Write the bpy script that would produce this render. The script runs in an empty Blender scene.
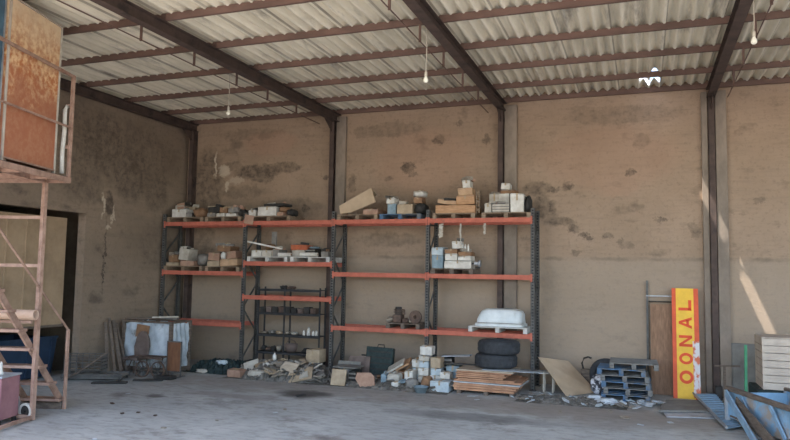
import bpy, bmesh, math, random
from mathutils import Vector, Matrix, Euler
S = bpy.context.scene
COL = S.collection
rnd = random.Random(7)
PI = math.pi

# ------------------------------------------------------------------ camera
def make_camera():
    yaw, pit, rol = -0.3505, 0.0778, 0.0165
    f = Vector((math.sin(yaw)*math.cos(pit), math.cos(yaw)*math.cos(pit), math.sin(pit)))
    r = Vector((math.cos(yaw), -math.sin(yaw), 0)); u = r.cross(f)
    r2 = math.cos(rol)*r + math.sin(rol)*u; u2 = -math.sin(rol)*r + math.cos(rol)*u
    cd = bpy.data.cameras.new('camera'); cd.sensor_width = 36; cd.lens = 30.99
    cd.clip_end = 400
    co = bpy.data.objects.new('camera', cd); COL.objects.link(co)
    m = Matrix((r2, u2, -f)).transposed().to_4x4(); m.translation = Vector((13.449, -18.302, 2.822))
    co.matrix_world = m
    S.camera = co
make_camera()

# ------------------------------------------------------------------ world, sun, exposure
W = bpy.data.worlds.new('sky'); S.world = W; W.use_nodes = True
nt = W.node_tree; nt.nodes.clear()
bg = nt.nodes.new('ShaderNodeBackground'); wo = nt.nodes.new('ShaderNodeOutputWorld')
sky = nt.nodes.new('ShaderNodeTexSky'); sky.sky_type = 'NISHITA'; sky.sun_disc = False
sky.sun_elevation = math.radians(65); sky.sun_rotation = math.radians(219); sky.dust_density = 1.5
nt.links.new(sky.outputs[0], bg.inputs[0]); bg.inputs[1].default_value = 0.30
nt.links.new(bg.outputs[0], wo.inputs[0])
SUN = Vector((0.41, 0.22, -1.0)).normalized()
sd = bpy.data.lights.new('sun', 'SUN'); sd.energy = 5.6; sd.angle = math.radians(0.53); sd.color = (1.0, 0.95, 0.89)
so = bpy.data.objects.new('sun', sd); COL.objects.link(so)
so.rotation_euler = SUN.to_track_quat('-Z', 'Y').to_euler(); so.location = (5, -20, 30)
vs = S.view_settings
vs.view_transform = 'Standard'; vs.look = 'None'; vs.gamma = 1.0; vs.use_curve_mapping = False
vs.exposure = 1.6

# ------------------------------------------------------------------ materials
def lin(c):
    c /= 255.0
    return c/12.92 if c <= 0.04045 else ((c+0.055)/1.055)**2.4
def RGB(t): return (lin(t[0]), lin(t[1]), lin(t[2]), 1.0)

def mat(name, c1, c2=None, scale=4.0, rough=0.85, metal=0.0, bump=0.0, stretch=(1, 1, 1), c3=None, s3=1.2, t3=0.6, lo=0.35, hi=0.65):
    m = bpy.data.materials.new(name); m.use_nodes = True
    n = m.node_tree.nodes; l = m.node_tree.links
    b = n['Principled BSDF']; b.inputs['Roughness'].default_value = rough; b.inputs['Metallic'].default_value = metal
    b.inputs['Specular IOR Level'].default_value = 0.25
    if c2 is None: c2 = tuple(min(255, max(0, v*0.82)) for v in c1)
    tc = n.new('ShaderNodeTexCoord'); mp = n.new('ShaderNodeMapping'); mp.inputs['Scale'].default_value = stretch
    l.new(tc.outputs['Object'], mp.inputs[0])
    nz = n.new('ShaderNodeTexNoise'); nz.inputs['Scale'].default_value = scale; nz.inputs['Detail'].default_value = 6
    nz.inputs['Roughness'].default_value = 0.65
    l.new(mp.outputs[0], nz.inputs['Vector'])
    r = n.new('ShaderNodeValToRGB'); r.color_ramp.elements[0].position = lo; r.color_ramp.elements[1].position = hi
    r.color_ramp.elements[0].color = RGB(c1); r.color_ramp.elements[1].color = RGB(c2)
    l.new(nz.outputs['Fac'], r.inputs[0]); out = r.outputs[0]
    if c3 is not None:
        n3 = n.new('ShaderNodeTexNoise'); n3.inputs['Scale'].default_value = s3; n3.inputs['Detail'].default_value = 8
        n3.inputs['Roughness'].default_value = 0.7
        l.new(mp.outputs[0], n3.inputs['Vector'])
        mr = n.new('ShaderNodeMapRange'); mr.inputs['From Min'].default_value = t3-0.06; mr.inputs['From Max'].default_value = t3+0.06
        l.new(n3.outputs['Fac'], mr.inputs['Value'])
        mx = n.new('ShaderNodeMix'); mx.data_type = 'RGBA'; mx.inputs['B'].default_value = RGB(c3)
        l.new(mr.outputs[0], mx.inputs['Factor']); l.new(out, mx.inputs['A']); out = mx.outputs['Result']
    l.new(out, b.inputs['Base Color'])
    if bump:
        bp = n.new('ShaderNodeBump'); bp.inputs['Strength'].default_value = bump; bp.inputs['Distance'].default_value = 0.03
        l.new(nz.outputs['Fac'], bp.inputs['Height']); l.new(bp.outputs[0], b.inputs['Normal'])
    return m

def wall_mat(name, c1, c2, c3, stains, seam=None, plane='XZ', courses=True, dark=(70, 62, 54), peel=None, tint=None):
    """rough render: mottling, faint courses, shaped stains, a seam"""
    m = mat(name, c1, c2, 0.55, 0.95, bump=0.0, lo=0.3, hi=0.7)
    n = m.node_tree.nodes; l = m.node_tree.links
    b = n['Principled BSDF']; base = b.inputs['Base Color'].links[0].from_socket
    tc = n.new('ShaderNodeTexCoord'); sx = n.new('ShaderNodeSeparateXYZ'); l.new(tc.outputs['Object'], sx.inputs[0])
    def mth(op, a, c):
        k = n.new('ShaderNodeMath'); k.operation = op
        for i, v in enumerate((a, c)):
            if isinstance(v, (int, float)): k.inputs[i].default_value = v
            else: l.new(v, k.inputs[i])
        return k.outputs[0]
    def noise(sc, det=8, rg=0.7, vec=None):
        z = n.new('ShaderNodeTexNoise'); z.inputs['Scale'].default_value = sc; z.inputs['Detail'].default_value = det
        z.inputs['Roughness'].default_value = rg
        l.new(vec if vec else tc.outputs['Object'], z.inputs['Vector']); return z
    def mr(v, a, c, d=0.0, e=1.0):
        k = n.new('ShaderNodeMapRange'); l.new(v, k.inputs['Value'])
        for nm, val in (('From Min', a), ('From Max', c), ('To Min', d), ('To Max', e)): k.inputs[nm].default_value = val
        return k.outputs[0]
    def mix(fac, a, col):
        k = n.new('ShaderNodeMix'); k.data_type = 'RGBA'; k.inputs['B'].default_value = RGB(col)
        l.new(fac, k.inputs['Factor']); l.new(a, k.inputs['A']); return k.outputs['Result']
    cur = base
    # fine grain and horizontally stretched trowel streaks
    mp = n.new('ShaderNodeMapping'); mp.inputs['Scale'].default_value = (0.7, 0.7, 6.0)
    l.new(tc.outputs['Object'], mp.inputs[0])
    st = noise(1.6, 6, 0.6, mp.outputs[0])
    cur = mix(mr(st.outputs['Fac'], 0.5, 0.85, 0, 0.55), cur, c3)
    gr = noise(9.0, 6, 0.75)
    cur = mix(mr(gr.outputs['Fac'], 0.52, 0.8, 0, 0.5), cur, dark)
    # random little stains everywhere
    mp2 = n.new('ShaderNodeMapping'); mp2.inputs['Scale'].default_value = (1.0, 1.0, 1.7)
    l.new(tc.outputs['Object'], mp2.inputs[0])
    rs = noise(1.1, 9, 0.62, mp2.outputs[0])
    cur = mix(mr(rs.outputs['Fac'], 0.57, 0.70, 0, 0.5), cur, dark)
    H = sx.outputs['X'] if plane == 'XZ' else sx.outputs['Y']
    V = sx.outputs['Z']
    dn = noise(3.4, 8, 0.75); ds = n.new('ShaderNodeSeparateColor'); l.new(dn.outputs['Color'], ds.inputs[0])
    Hd = mth('ADD', H, mth('MULTIPLY', mth('SUBTRACT', ds.outputs[0], 0.5), 0.62))
    Vd = mth('ADD', V, mth('MULTIPLY', mth('SUBTRACT', ds.outputs[1], 0.5), 0.5))
    def ell(x, z, rx, rz, k):
        a = mth('DIVIDE', mth('SUBTRACT', Hd, x), rx); c = mth('DIVIDE', mth('SUBTRACT', Vd, z), rz)
        q = mth('ADD', mth('MULTIPLY', a, a), mth('MULTIPLY', c, c))
        return mr(q, 1.15, 0.55, 0, k)
    tot = None
    for s in stains:
        e = ell(*s); tot = e if tot is None else mth('MAXIMUM', tot, e)
    if tint:
        tt = None
        for s in tint[1]:
            e = ell(*s); tt = e if tt is None else mth('MAXIMUM', tt, e)
        cur = mix(tt, cur, tint[0])
    if tot is not None:
        sn = noise(4.5, 8, 0.7); tot = mth('MULTIPLY', tot, mr(sn.outputs['Fac'], 0.36, 0.6, 0.35, 1.15))
        cur = mix(tot, cur, dark)
    if peel:
        pt = None
        for s in peel:
            e = ell(*s); pt = e if pt is None else mth('MAXIMUM', pt, e)
        cur = mix(pt, cur, (196, 180, 158))
    if seam:
        d = mth('ABSOLUTE', mth('SUBTRACT', mth('ADD', V, mth('MULTIPLY', mth('SUBTRACT', ds.outputs[2], 0.5), 0.16)), seam), 0)
        bk = noise(1.3, 4, 0.6)
        f = mth('MULTIPLY', mr(d, 0.07, 0.015), mr(bk.outputs['Fac'], 0.4, 0.62, 0, 0.6))
        cur = mix(f, cur, dark)
        below = mr(V, seam+0.1, seam-0.1, 0, 0.45)
        cur = mix(below, cur, tuple(min(255, v*1.03) for v in (148, 135, 119)))
    l.new(cur, b.inputs['Base Color'])
    bp = n.new('ShaderNodeBump'); bp.inputs['Strength'].default_value = 0.35; bp.inputs['Distance'].default_value = 0.03
    l.new(gr.outputs['Fac'], bp.inputs['Height']); l.new(bp.outputs[0], b.inputs['Normal'])
    return m

M = {}
M['white'] = mat('white card', (212, 207, 197), (180, 172, 160), 5)
M['white2'] = mat('off white card', (190, 182, 168), (160, 150, 136), 5)
M['beige'] = mat('beige card', (178, 158, 132), (150, 130, 106), 5)
M['grey'] = mat('grey card', (140, 134, 126), (110, 105, 98), 6)
M['dark'] = mat('dark grime', (66, 62, 58), (44, 42, 40), 6)
M['brown'] = mat('brown card', (146, 112, 84), (116, 88, 66), 5)
M['pink'] = mat('pinkish card', (172, 138, 116), (146, 114, 96), 5)
M['tan'] = mat('tan card', (186, 146, 110), (156, 118, 86), 5, stretch=(1, 1, 5))
M['tan2'] = mat('light tan card', (192, 160, 128), (164, 132, 102), 5)
M['teal'] = mat('blue grey plastic', (138, 154, 160), (108, 124, 132), 5)
M['teal2'] = mat('pale blue card', (188, 195, 196), (156, 166, 170), 5)
M['orange'] = mat('orange board', (186, 104, 72), (150, 84, 60), 5)
M['tape'] = mat('packing tape', (172, 150, 118), (150, 128, 98), 5, 0.5)
M['pallet_wood'] = mat('weathered pallet wood', (150, 130, 108), (104, 88, 72), 5, stretch=(1, 6, 6))
M['pallet_blue'] = mat('blue painted pallet wood', (86, 112, 136), (60, 80, 102), 4, c3=(108, 104, 98), s3=3, t3=0.54)
M['pallet_grey'] = mat('grey pallet wood', (126, 122, 116), (92, 90, 86), 5, stretch=(1, 6, 6))
M['pallet_white'] = mat('pale pallet wood', (198, 194, 186), (160, 154, 146), 5)
M['beam'] = mat('orange rack beam paint', (184, 104, 84), (162, 90, 73), 6, 0.75, c3=(126, 90, 76), s3=3, t3=0.66)
M['upright'] = mat('dark rack upright paint', (92, 90, 86), (66, 65, 62), 6, 0.7, c3=(112, 106, 98), s3=4, t3=0.64)
M['steel'] = mat('red oxide steel', (86, 71, 64), (66, 55, 50), 3, 0.75, c3=(54, 47, 44), s3=1.5, t3=0.6)
M['purlin'] = mat('red oxide purlin', (110, 86, 76), (88, 70, 62), 3, 0.75, stretch=(0.3, 1, 1))
M['concrete'] = mat('concrete pilaster', (142, 128, 114), (112, 101, 90), 2.2, 0.95, bump=0.2, stretch=(1, 1, 0.5))
def perforated(m):
    n = m.node_tree.nodes; l = m.node_tree.links; b = n['Principled BSDF']; base = b.inputs['Base Color'].links[0].from_socket
    tc = n.new('ShaderNodeTexCoord'); sx = n.new('ShaderNodeSeparateXYZ'); l.new(tc.outputs['Generated'], sx.inputs[0])
    def mth(op, a, c):
        k = n.new('ShaderNodeMath'); k.operation = op
        for i, v in enumerate((a, c)):
            if isinstance(v, (int, float)): k.inputs[i].default_value = v
            else: l.new(v, k.inputs[i])
        return k.outputs[0]
    f = mth('MULTIPLY', mth('LESS_THAN', mth('FRACT', mth('MULTIPLY', sx.outputs['Z'], 60.0), 0), 0.45), mth('LESS_THAN', mth('ABSOLUTE', mth('SUBTRACT', sx.outputs['X'], 0.5), 0), 0.24))
    mx = n.new('ShaderNodeMix'); mx.data_type = 'RGBA'; mx.inputs['B'].default_value = RGB((24, 24, 26)); l.new(f, mx.inputs['Factor']); l.new(base, mx.inputs['A']); l.new(mx.outputs['Result'], b.inputs['Base Color'])
    return m
M['perf'] = perforated(mat('perforated rack upright', (98, 95, 90), (72, 70, 67), 6, 0.6))
M['shelf_steel'] = mat('grimy shelf steel', (58, 58, 58), (40, 40, 42), 5, 0.7)
M['rubber'] = mat('tyre rubber', (62, 63, 65), (46, 47, 49), 8, 0.8)
M['black'] = mat('black hole', (22, 22, 24), (16, 16, 18), 4, 0.9)
M['ply'] = mat('orange plywood edge', (188, 144, 112), (148, 106, 80), 4, stretch=(1, 1, 12), c3=(110, 82, 64), s3=2.5, t3=0.6)
M['ply2'] = mat('pale board', (190, 172, 150), (156, 140, 120), 4, stretch=(1, 1, 8))
M['cardboard'] = mat('tan cardboard', (188, 164, 136), (168, 146, 120), 1.5)
M['sheet_metal'] = mat('galvanised strip', (186, 190, 194), (150, 154, 158), 3, 0.5, 0.3)
M['fibre'] = mat('white fibreglass', (222, 224, 222), (192, 196, 194), 2, 0.5, c3=(160, 158, 150), s3=2.2, t3=0.66)
M['rust'] = mat('rusty plate', (226, 190, 146), (184, 116, 74), 9, 0.8, bump=0.1, lo=0.40, hi=0.58, c3=(160, 98, 70), s3=0.75, t3=0.56)
M['frame'] = mat('primer painted frame', (176, 144, 126), (138, 108, 92), 5, 0.7)
M['blue_edge'] = mat('blue grey edging', (84, 112, 130), (64, 86, 102), 4, 0.6)
M['cabinet'] = mat('faded pink paint', (160, 116, 118), (134, 94, 98), 2, 0.7)
M['pvc'] = mat('cream pipe', (214, 184, 162), (190, 160, 138), 3, 0.5)
M['blue_skip'] = mat('blue skip paint', (40, 56, 76), (30, 42, 58), 2, 0.7)
M['blue_paint'] = mat('flaking blue paint', (140, 172, 194), (110, 144, 168), 2, 0.8, c3=(150, 138, 126), s3=1.6, t3=0.56)
M['blue_sheet'] = mat('pale blue metal', (140, 166, 186), (112, 138, 158), 2.5, 0.6, c3=(140, 136, 130), s3=2.5, t3=0.62)
M['old_wood'] = mat('old brown wood', (118, 104, 92), (84, 73, 64), 5, stretch=(1, 1, 4))
M['door_wood'] = mat('brown door wood', (150, 118, 94), (124, 96, 76), 4, stretch=(6, 6, 0.7))
M['sign_yellow'] = mat('sign yellow', (232, 184, 66), (214, 168, 62), 3, 0.6)
M['sign_red'] = mat('sign red', (222, 84, 44), (200, 72, 42), 3, 0.6)
M['sign_orange'] = mat('sign orange edge', (214, 92, 58), (190, 80, 52), 3, 0.6)
M['grey_board'] = mat('grey board', (132, 128, 120), (108, 104, 98), 2.5)
M['slat'] = mat('cream slats', (184, 170, 154), (164, 150, 136), 3, 0.7)
M['green'] = mat('green paint', (96, 176, 130), (76, 146, 108), 3, 0.6)
M['netting'] = mat('dark green netting', (54, 66, 64), (36, 46, 46), 9, 0.9, bump=0.4)
M['rubble'] = mat('grey rubble', (120, 114, 106), (78, 74, 68), 8, 0.95, bump=0.4)
M['stone'] = mat('broken tile', (158, 146, 130), (120, 110, 98), 5)
M['paper'] = mat('paper scrap', (196, 200, 202), (160, 164, 166), 6)
M['cloth'] = mat('dark patterned white cloth', (206, 206, 210), (60, 60, 66), 7, 0.9, lo=0.47, hi=0.53)
M['plastic_white'] = mat('milky plastic sheet', (198, 204, 208), (154, 162, 168), 2.4, 0.5, c3=(110, 98, 86), s3=1.8, t3=0.60)
M['rusty_iron'] = mat('rusty iron', (104, 84, 72), (70, 58, 52), 6, 0.8)
M['chair_grey'] = mat('worn brown vinyl', (116, 100, 92), (88, 76, 70), 4, 0.7)
M['panel_brown'] = mat('brown veneer', (128, 88, 62), (100, 68, 50), 3, stretch=(4, 4, 1))
M['wire'] = mat('dull wire', (108, 106, 102), (80, 78, 76), 6, 0.6, 0.3)
M['cord'] = mat('pale cord', (186, 176, 160), (160, 150, 136), 5)
M['bulb'] = mat('unlit bulb glass', (232, 228, 214), (214, 208, 192), 5, 0.2)
M['alu'] = mat('dull aluminium', (170, 170, 170), (136, 138, 140), 4, 0.5, 0.4)

# ------------------------------------------------------------------ mesh helpers
class MB:
    def __init__(s): s.bm = bmesh.new()
    def box(s, x0, x1, y0, y1, z0, z1, m=None, taper=None):
        v = [Vector((x, y, z)) for z in (z0, z1) for y in (y0, y1) for x in (x0, x1)]
        if m is not None: v = [m @ p for p in v]
        v = [s.bm.verts.new(p) for p in v]
        for f in ((0, 2, 3, 1), (4, 5, 7, 6), (0, 1, 5, 4), (2, 6, 7, 3), (0, 4, 6, 2), (1, 3, 7, 5)):
            s.bm.faces.new([v[i] for i in f])
        return s
    def bar(s, p, q, w=0.05, h=0.05, up=(0, 0, 1)):
        p = Vector(p); q = Vector(q); d = (q-p); L = d.length; d.normalize()
        u = Vector(up)
        if abs(d.dot(u)) > 0.98: u = Vector((0, 1, 0)) if abs(d.y) < 0.9 else Vector((1, 0, 0))
        a = d.cross(u).normalized(); b = a.cross(d).normalized()
        m = Matrix((a, d, b)).transposed().to_4x4(); m.translation = p
        return s.box(-w/2, w/2, 0, L, -h/2, h/2, m)
    def tube(s, pts, r=0.02, n=8, cap=True, hollow=None):
        pts = [Vector(p) for p in pts]; rings = []
        for i, p in enumerate(pts):
            d = (pts[min(i+1, len(pts)-1)] - pts[max(i-1, 0)]).normalized()
            u = Vector((0, 0, 1)) if abs(d.z) < 0.95 else Vector((1, 0, 0))
            a = d.cross(u).normalized(); b = a.cross(d)
            rr = r[i] if isinstance(r, (list, tuple)) else r
            rings.append([s.bm.verts.new(p + a*math.cos(2*PI*k/n)*rr + b*math.sin(2*PI*k/n)*rr) for k in range(n)])
        for A, B in zip(rings, rings[1:]):
            for k in range(n): s.bm.faces.new((A[k], A[(k+1) % n], B[(k+1) % n], B[k]))
        if cap:
            s.bm.faces.new(rings[0][::-1]); s.bm.faces.new(rings[-1])
        return s
    def lathe(s, prof, c=(0, 0, 0), n=32, axis='Z', closed=False):
        rings = []
        for (r, z) in prof:
            ring = []
            for k in range(n):
                a = 2*PI*k/n
                p = (r*math.cos(a), r*math.sin(a), z)
                if axis == 'Y': p = (p[0], p[2], p[1])
                if axis == 'X': p = (p[2], p[0], p[1])
                ring.append(s.bm.verts.new(Vector(p)+Vector(c)))
            rings.append(ring)
        prs = list(zip(rings, rings[1:])) + ([(rings[-1], rings[0])] if closed else [])
        for A, B in prs:
            for k in range(n): s.bm.faces.new((A[k], A[(k+1) % n], B[(k+1) % n], B[k]))
        if not closed:
            if prof[0][0] > 1e-4: s.bm.faces.new(rings[0][::-1])
            if prof[-1][0] > 1e-4: s.bm.faces.new(rings[-1])
        return s
    def prism(s, poly, d):
        """poly: 3D points, extruded by vector d"""
        d = Vector(d); a = [s.bm.verts.new(Vector(p)) for p in poly]; b = [s.bm.verts.new(Vector(p)+d) for p in poly]
        s.bm.faces.new(a[::-1]); s.bm.faces.new(b); k = len(a)
        for i in range(k): s.bm.faces.new((a[i], a[(i+1) % k], b[(i+1) % k], b[i]))
        return s
    def blob(s, c, rx, ry, rz, seed=0, amp=0.15, flat=0.0, e=2.6, nu=18, nv=11):
        """lumpy rounded sack, resting flat on z = c.z - rz"""
        R = random.Random(seed); ph = [(R.uniform(0, 6.28), R.uniform(1.5, 4), R.uniform(1.5, 4)) for _ in range(5)]
        def sp(v, p): return math.copysign(abs(v)**(2/p), v)
        rings = []
        for j in range(nv):
            t = -PI/2 + PI*j/(nv-1); ring = []
            for i in range(nu):
                a = 2*PI*i/nu
                x, y, z = sp(math.cos(t), e)*sp(math.cos(a), e), sp(math.cos(t), e)*sp(math.sin(a), e), sp(math.sin(t), e)
                w = 1 + amp*sum(math.sin(q+x*f1*2+z*2.3)*math.cos(y*f2*2+q*2) for q, f1, f2 in ph)/2.5
                z2 = max(z*w, -1.0)
                ring.append(s.bm.verts.new((c[0]+rx*x*w, c[1]+ry*y*w, c[2]+rz*z2)))
            rings.append(ring)
        for A, B in zip(rings, rings[1:]):
            for k in range(nu): s.bm.faces.new((A[k], A[(k+1) % nu], B[(k+1) % nu], B[k]))
        return s
    def build(s, name, m, parent=None, bevel=0.0, smooth=False, loc=None):
        bmesh.ops.remove_doubles(s.bm, verts=s.bm.verts, dist=1e-5)
        bmesh.ops.recalc_face_normals(s.bm, faces=s.bm.faces)
        if bevel: bmesh.ops.bevel(s.bm, geom=s.bm.edges[:], offset=bevel, segments=1, affect='EDGES', clamp_overlap=True)
        base = Vector(loc) if loc is not None else None
        if parent is not None: base = world_loc(parent)
        if base is None:
            vs_ = s.bm.verts
            xs = [v.co.x for v in vs_]; ys = [v.co.y for v in vs_]; zs = [v.co.z for v in vs_]
            base = Vector(((min(xs)+max(xs))/2, (min(ys)+max(ys))/2, min(zs)))
        for v in s.bm.verts: v.co -= base
        me = bpy.data.meshes.new(name); s.bm.to_mesh(me); s.bm.free()
        if smooth:
            for p in me.polygons: p.use_smooth = True
        me.materials.append(M[m] if isinstance(m, str) else m)
        o = bpy.data.objects.new(name, me); COL.objects.link(o)
        if parent is None: o.location = base
        else: o.parent = parent
        return o
def world_loc(o):
    v = Vector(o.location)
    while o.parent: o = o.parent; v = v + Vector(o.location)
    return v
def tag(o, label, cat, group=None, kind=None):
    o['label'] = label; o['category'] = cat
    if group: o['group'] = group
    if kind: o['kind'] = kind
    return o
def thing(name, label, cat, loc=(0, 0, 0), group=None):
    o = bpy.data.objects.new(name, None); COL.objects.link(o); o.location = loc; o.empty_display_size = 0.1
    return tag(o, label, cat, group)
def struct(o): o['kind'] = 'structure'; return o
def copy_tree(o, parent=None):
    c = o.copy(); COL.objects.link(c)
    if parent: c.parent = parent
    for ch in [x for x in o.children]: copy_tree(ch, c)
    return c

# ------------------------------------------------------------------ the shell
XL, XRT, YF, ZT = -0.45, 25.0, -14.0, 7.69
STAINS = [(2.18, 5.9, 0.92, 0.25, 0.7), (3.13, 5.99, 0.62, 0.15, 0.6), (2.33, 5.7, 0.42, 0.16, 0.6), (1.22, 6.12, 0.37, 0.13, 0.4), (0.35, 5.6, 0.6, 1.2, 0.6), (0.2, 3.6, 0.5, 1.4, 0.4), (1.9, 7.1, 1.2, 0.2, 0.3), (13.0, 7.0, 1.5, 0.25, 0.3), (8.3, 4.6, 1.2, 0.3, 0.35), (3.4, 4.75, 1.3, 0.3, 0.35), (1.55, 5.28, 1.01, 0.19, 0.4), (3.85, 4.71, 0.17, 0.12, 0.7), (4.53, 5.66, 0.13, 0.09, 0.6), (7.13, 5.86, 0.24, 0.15, 0.75), (7.28, 5.66, 0.15, 0.08, 0.6), (8.05, 6.6, 0.23, 0.15, 0.55), (9.4, 6.56, 0.13, 0.13, 0.5), (8.66, 7.05, 0.13, 0.08, 0.5), (5.39, 5.45, 0.15, 0.3, 0.5), (6.55, 5.54, 0.16, 0.07, 0.5), (6.71, 6.97, 0.98, 0.23, 0.35), (5.64, 6.94, 0.26, 0.18, 0.3), (10.8, 5.16, 0.36, 0.21, 0.6), (10.95, 4.64, 0.34, 0.3, 0.65), (11.4, 4.24, 0.41, 0.15, 0.55), (11.73, 4.05, 0.17, 0.12, 0.6), (11.98, 3.89, 0.12, 0.1, 0.8), (12.13, 3.79, 0.12, 0.07, 0.7), (11.61, 5.16, 0.17, 0.15, 0.65), (11.16, 5.09, 0.24, 0.09, 0.6), (13.16, 5.48, 0.16, 0.07, 0.6), (13.9, 4.27, 0.16, 0.07, 0.6), (12.56, 3.86, 0.14, 0.09, 0.6), (12.92, 3.71, 0.12, 0.07, 0.6), (13.04, 3.61, 0.22, 0.1, 0.35), (11.8, 3.45, 0.17, 0.09, 0.5), (14.64, 3.95, 0.15, 0.23, 0.45), (6.62, 3.77, 1.02, 0.23, 0.35), (11.01, 2.44, 0.41, 0.79, 0.3), (13.41, 6.32, 0.24, 0.21, 0.3), (16.11, 4.72, 0.15, 0.08, 0.4)]
wb = wall_mat('stained render back', (160, 137, 116), (143, 122, 102), (122, 106, 91), STAINS, seam=3.27,
              peel=[(0.62, 6.2, 0.05, 0.45, 0.8), (0.95, 5.95, 0.22, 0.2, 0.6), (1.05, 5.5, 0.07, 0.2, 0.6), (1.4, 5.65, 0.3, 0.12, 0.35)],
              tint=((172, 130, 108), [(12.6, 5.9, 1.8, 0.9, 0.18), (2.6, 6.8, 1.0, 0.4, 0.25), (7.6, 6.0, 1.6, 1.0, 0.2), (12.9, 5.2, 0.6, 0.35, 0.2)]))
struct(MB().box(XL-0.25, XRT, 0, 0.25, 0, ZT+0.07).build('wall_back', wb, loc=(0, 0, 0)))
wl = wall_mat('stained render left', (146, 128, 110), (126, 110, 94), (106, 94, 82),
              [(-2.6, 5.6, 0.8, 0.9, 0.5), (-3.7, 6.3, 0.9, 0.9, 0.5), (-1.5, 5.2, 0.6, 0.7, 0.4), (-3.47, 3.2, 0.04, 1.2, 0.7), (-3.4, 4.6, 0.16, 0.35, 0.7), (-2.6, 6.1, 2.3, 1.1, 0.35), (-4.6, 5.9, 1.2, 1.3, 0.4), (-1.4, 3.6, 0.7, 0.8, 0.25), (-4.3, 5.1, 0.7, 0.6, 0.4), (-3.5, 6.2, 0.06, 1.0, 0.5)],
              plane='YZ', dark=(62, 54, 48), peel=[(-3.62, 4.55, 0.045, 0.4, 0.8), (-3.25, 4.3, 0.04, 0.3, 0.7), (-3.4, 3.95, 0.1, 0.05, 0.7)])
# left wall with the doorway Y -9.6..-4.2, Z 0..4.27
b = MB()
b.box(XL-0.25, XL, -4.2, 0, 0, ZT-0.04); b.box(XL-0.25, XL, -9.6, -4.2, 4.27, ZT-0.04); b.box(XL-0.25, XL, YF, -9.6, 0, ZT-0.04)
struct(b.build('wall_left', wl, loc=(0, 0, 0)))
M['inner'] = mat('side room render', (120, 106, 90), (98, 86, 74), 1.5, 0.95)
b = MB()
b.box(-5.2, -5.0, -10, -3.4, 0, 4.6); b.box(-5.0, XL-0.25, -3.6, -3.4, 0, 4.6); b.box(-5.0, XL-0.25, -10.2, -10, 0, 4.6); b.box(-5.0, XL-0.25, -10, -3.6, 4.5, 4.6)
struct(b.build('wall_side_room', 'inner', loc=(0, 0, 0)))
b = MB().box(-0.86, -0.78, -9.7, -4.50, 1.36, 4.12)
for k in range(9): b.box(-0.78, -0.755, -9.6+k*0.55, -9.56+k*0.55, 1.38, 4.1)
M['door_panel'] = mat('dusty door leaf', (168, 144, 116), (142, 120, 96), 1.6, 0.9)
o = struct(b.build('door_1', 'door_panel', loc=(0, 0, 0)))
MB().box(-0.90, -0.74, -9.7, -4.48, 1.30, 1.36).build('bottom_rail', 'old_wood', o)

# floor: packed earth over concrete
fm = mat('dusty floor', (182, 181, 175), (162, 161, 156), 0.6, 0.9, bump=0.15, c3=(124, 118, 112), s3=0.45, t3=0.62)
def floor_detail(m):
    n = m.node_tree.nodes; l = m.node_tree.links; b = n['Principled BSDF']
    base = b.inputs['Base Color'].links[0].from_socket
    tc = n.new('ShaderNodeTexCoord'); z = n.new('ShaderNodeTexNoise'); z.inputs['Scale'].default_value = 5; z.inputs['Detail'].default_value = 10; z.inputs['Roughness'].default_value = 0.75
    mp = n.new('ShaderNodeMapping'); mp.inputs['Scale'].default_value = (0.6, 1.3, 1); l.new(tc.outputs['Object'], mp.inputs[0]); l.new(mp.outputs[0], z.inputs['Vector'])
    r = n.new('ShaderNodeMapRange'); l.new(z.outputs['Fac'], r.inputs['Value'])
    for nm, val in (('From Min', 0.48), ('From Max', 0.72), ('To Min', 0), ('To Max', 0.6)): r.inputs[nm].default_value = val
    mx = n.new('ShaderNodeMix'); mx.data_type = 'RGBA'; mx.inputs['B'].default_value = RGB((84, 78, 72)); l.new(r.outputs[0], mx.inputs['Factor']); l.new(base, mx.inputs['A'])
    cur = mx.outputs['Result']
    sx = n.new('ShaderNodeSeparateXYZ'); l.new(tc.outputs['Object'], sx.inputs[0])
    w = n.new('ShaderNodeTexNoise'); w.inputs['Scale'].default_value = 1.4; w.inputs['Detail'].default_value = 6; l.new(tc.outputs['Object'], w.inputs['Vector'])
    def mth(op, a, c):
        k = n.new('ShaderNodeMath'); k.operation = op
        for i, v in enumerate((a, c)):
            if isinstance(v, (int, float)): k.inputs[i].default_value = v
            else: l.new(v, k.inputs[i])
        return k.outputs[0]
    wob = mth('SUBTRACT', w.outputs['Fac'], 0.5)
    # brown dirt belt in front of the heaps, oil patches
    for (x, y, rx, ry, k, colr) in ((8, -3.3, 9, 0.9, 0.4, (132, 116, 102)), (6.0, -4.0, 0.7, 0.45, 0.8, (62, 56, 52)), (13.0, -3.6, 3.0, 1.1, 0.4, (134, 120, 106)), (10.2, -4.9, 1.6, 0.35, 0.5, (70, 68, 66)), (4.6, -4.9, 1.3, 0.3, 0.4, (116, 98, 88)), (3.2, -5.6, 0.25, 0.2, 0.7, (70, 58, 54))):
        a = mth('ADD', mth('DIVIDE', mth('SUBTRACT', sx.outputs['X'], x), rx), mth('MULTIPLY', wob, 1.2)); c = mth('ADD', mth('DIVIDE', mth('SUBTRACT', sx.outputs['Y'], y), ry), mth('MULTIPLY', wob, 2.2))
        q = mth('ADD', mth('MULTIPLY', a, a), mth('MULTIPLY', c, c))
        e = n.new('ShaderNodeMapRange'); l.new(q, e.inputs['Value'])
        for nm, val in (('From Min', 1.5), ('From Max', 0.3), ('To Min', 0), ('To Max', k)): e.inputs[nm].default_value = val
        mx = n.new('ShaderNodeMix'); mx.data_type = 'RGBA'; mx.inputs['B'].default_value = RGB(colr); l.new(e.outputs[0], mx.inputs['Factor']); l.new(cur, mx.inputs['A']); cur = mx.outputs['Result']
    l.new(cur, b.inputs['Base Color'])
floor_detail(fm)
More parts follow.
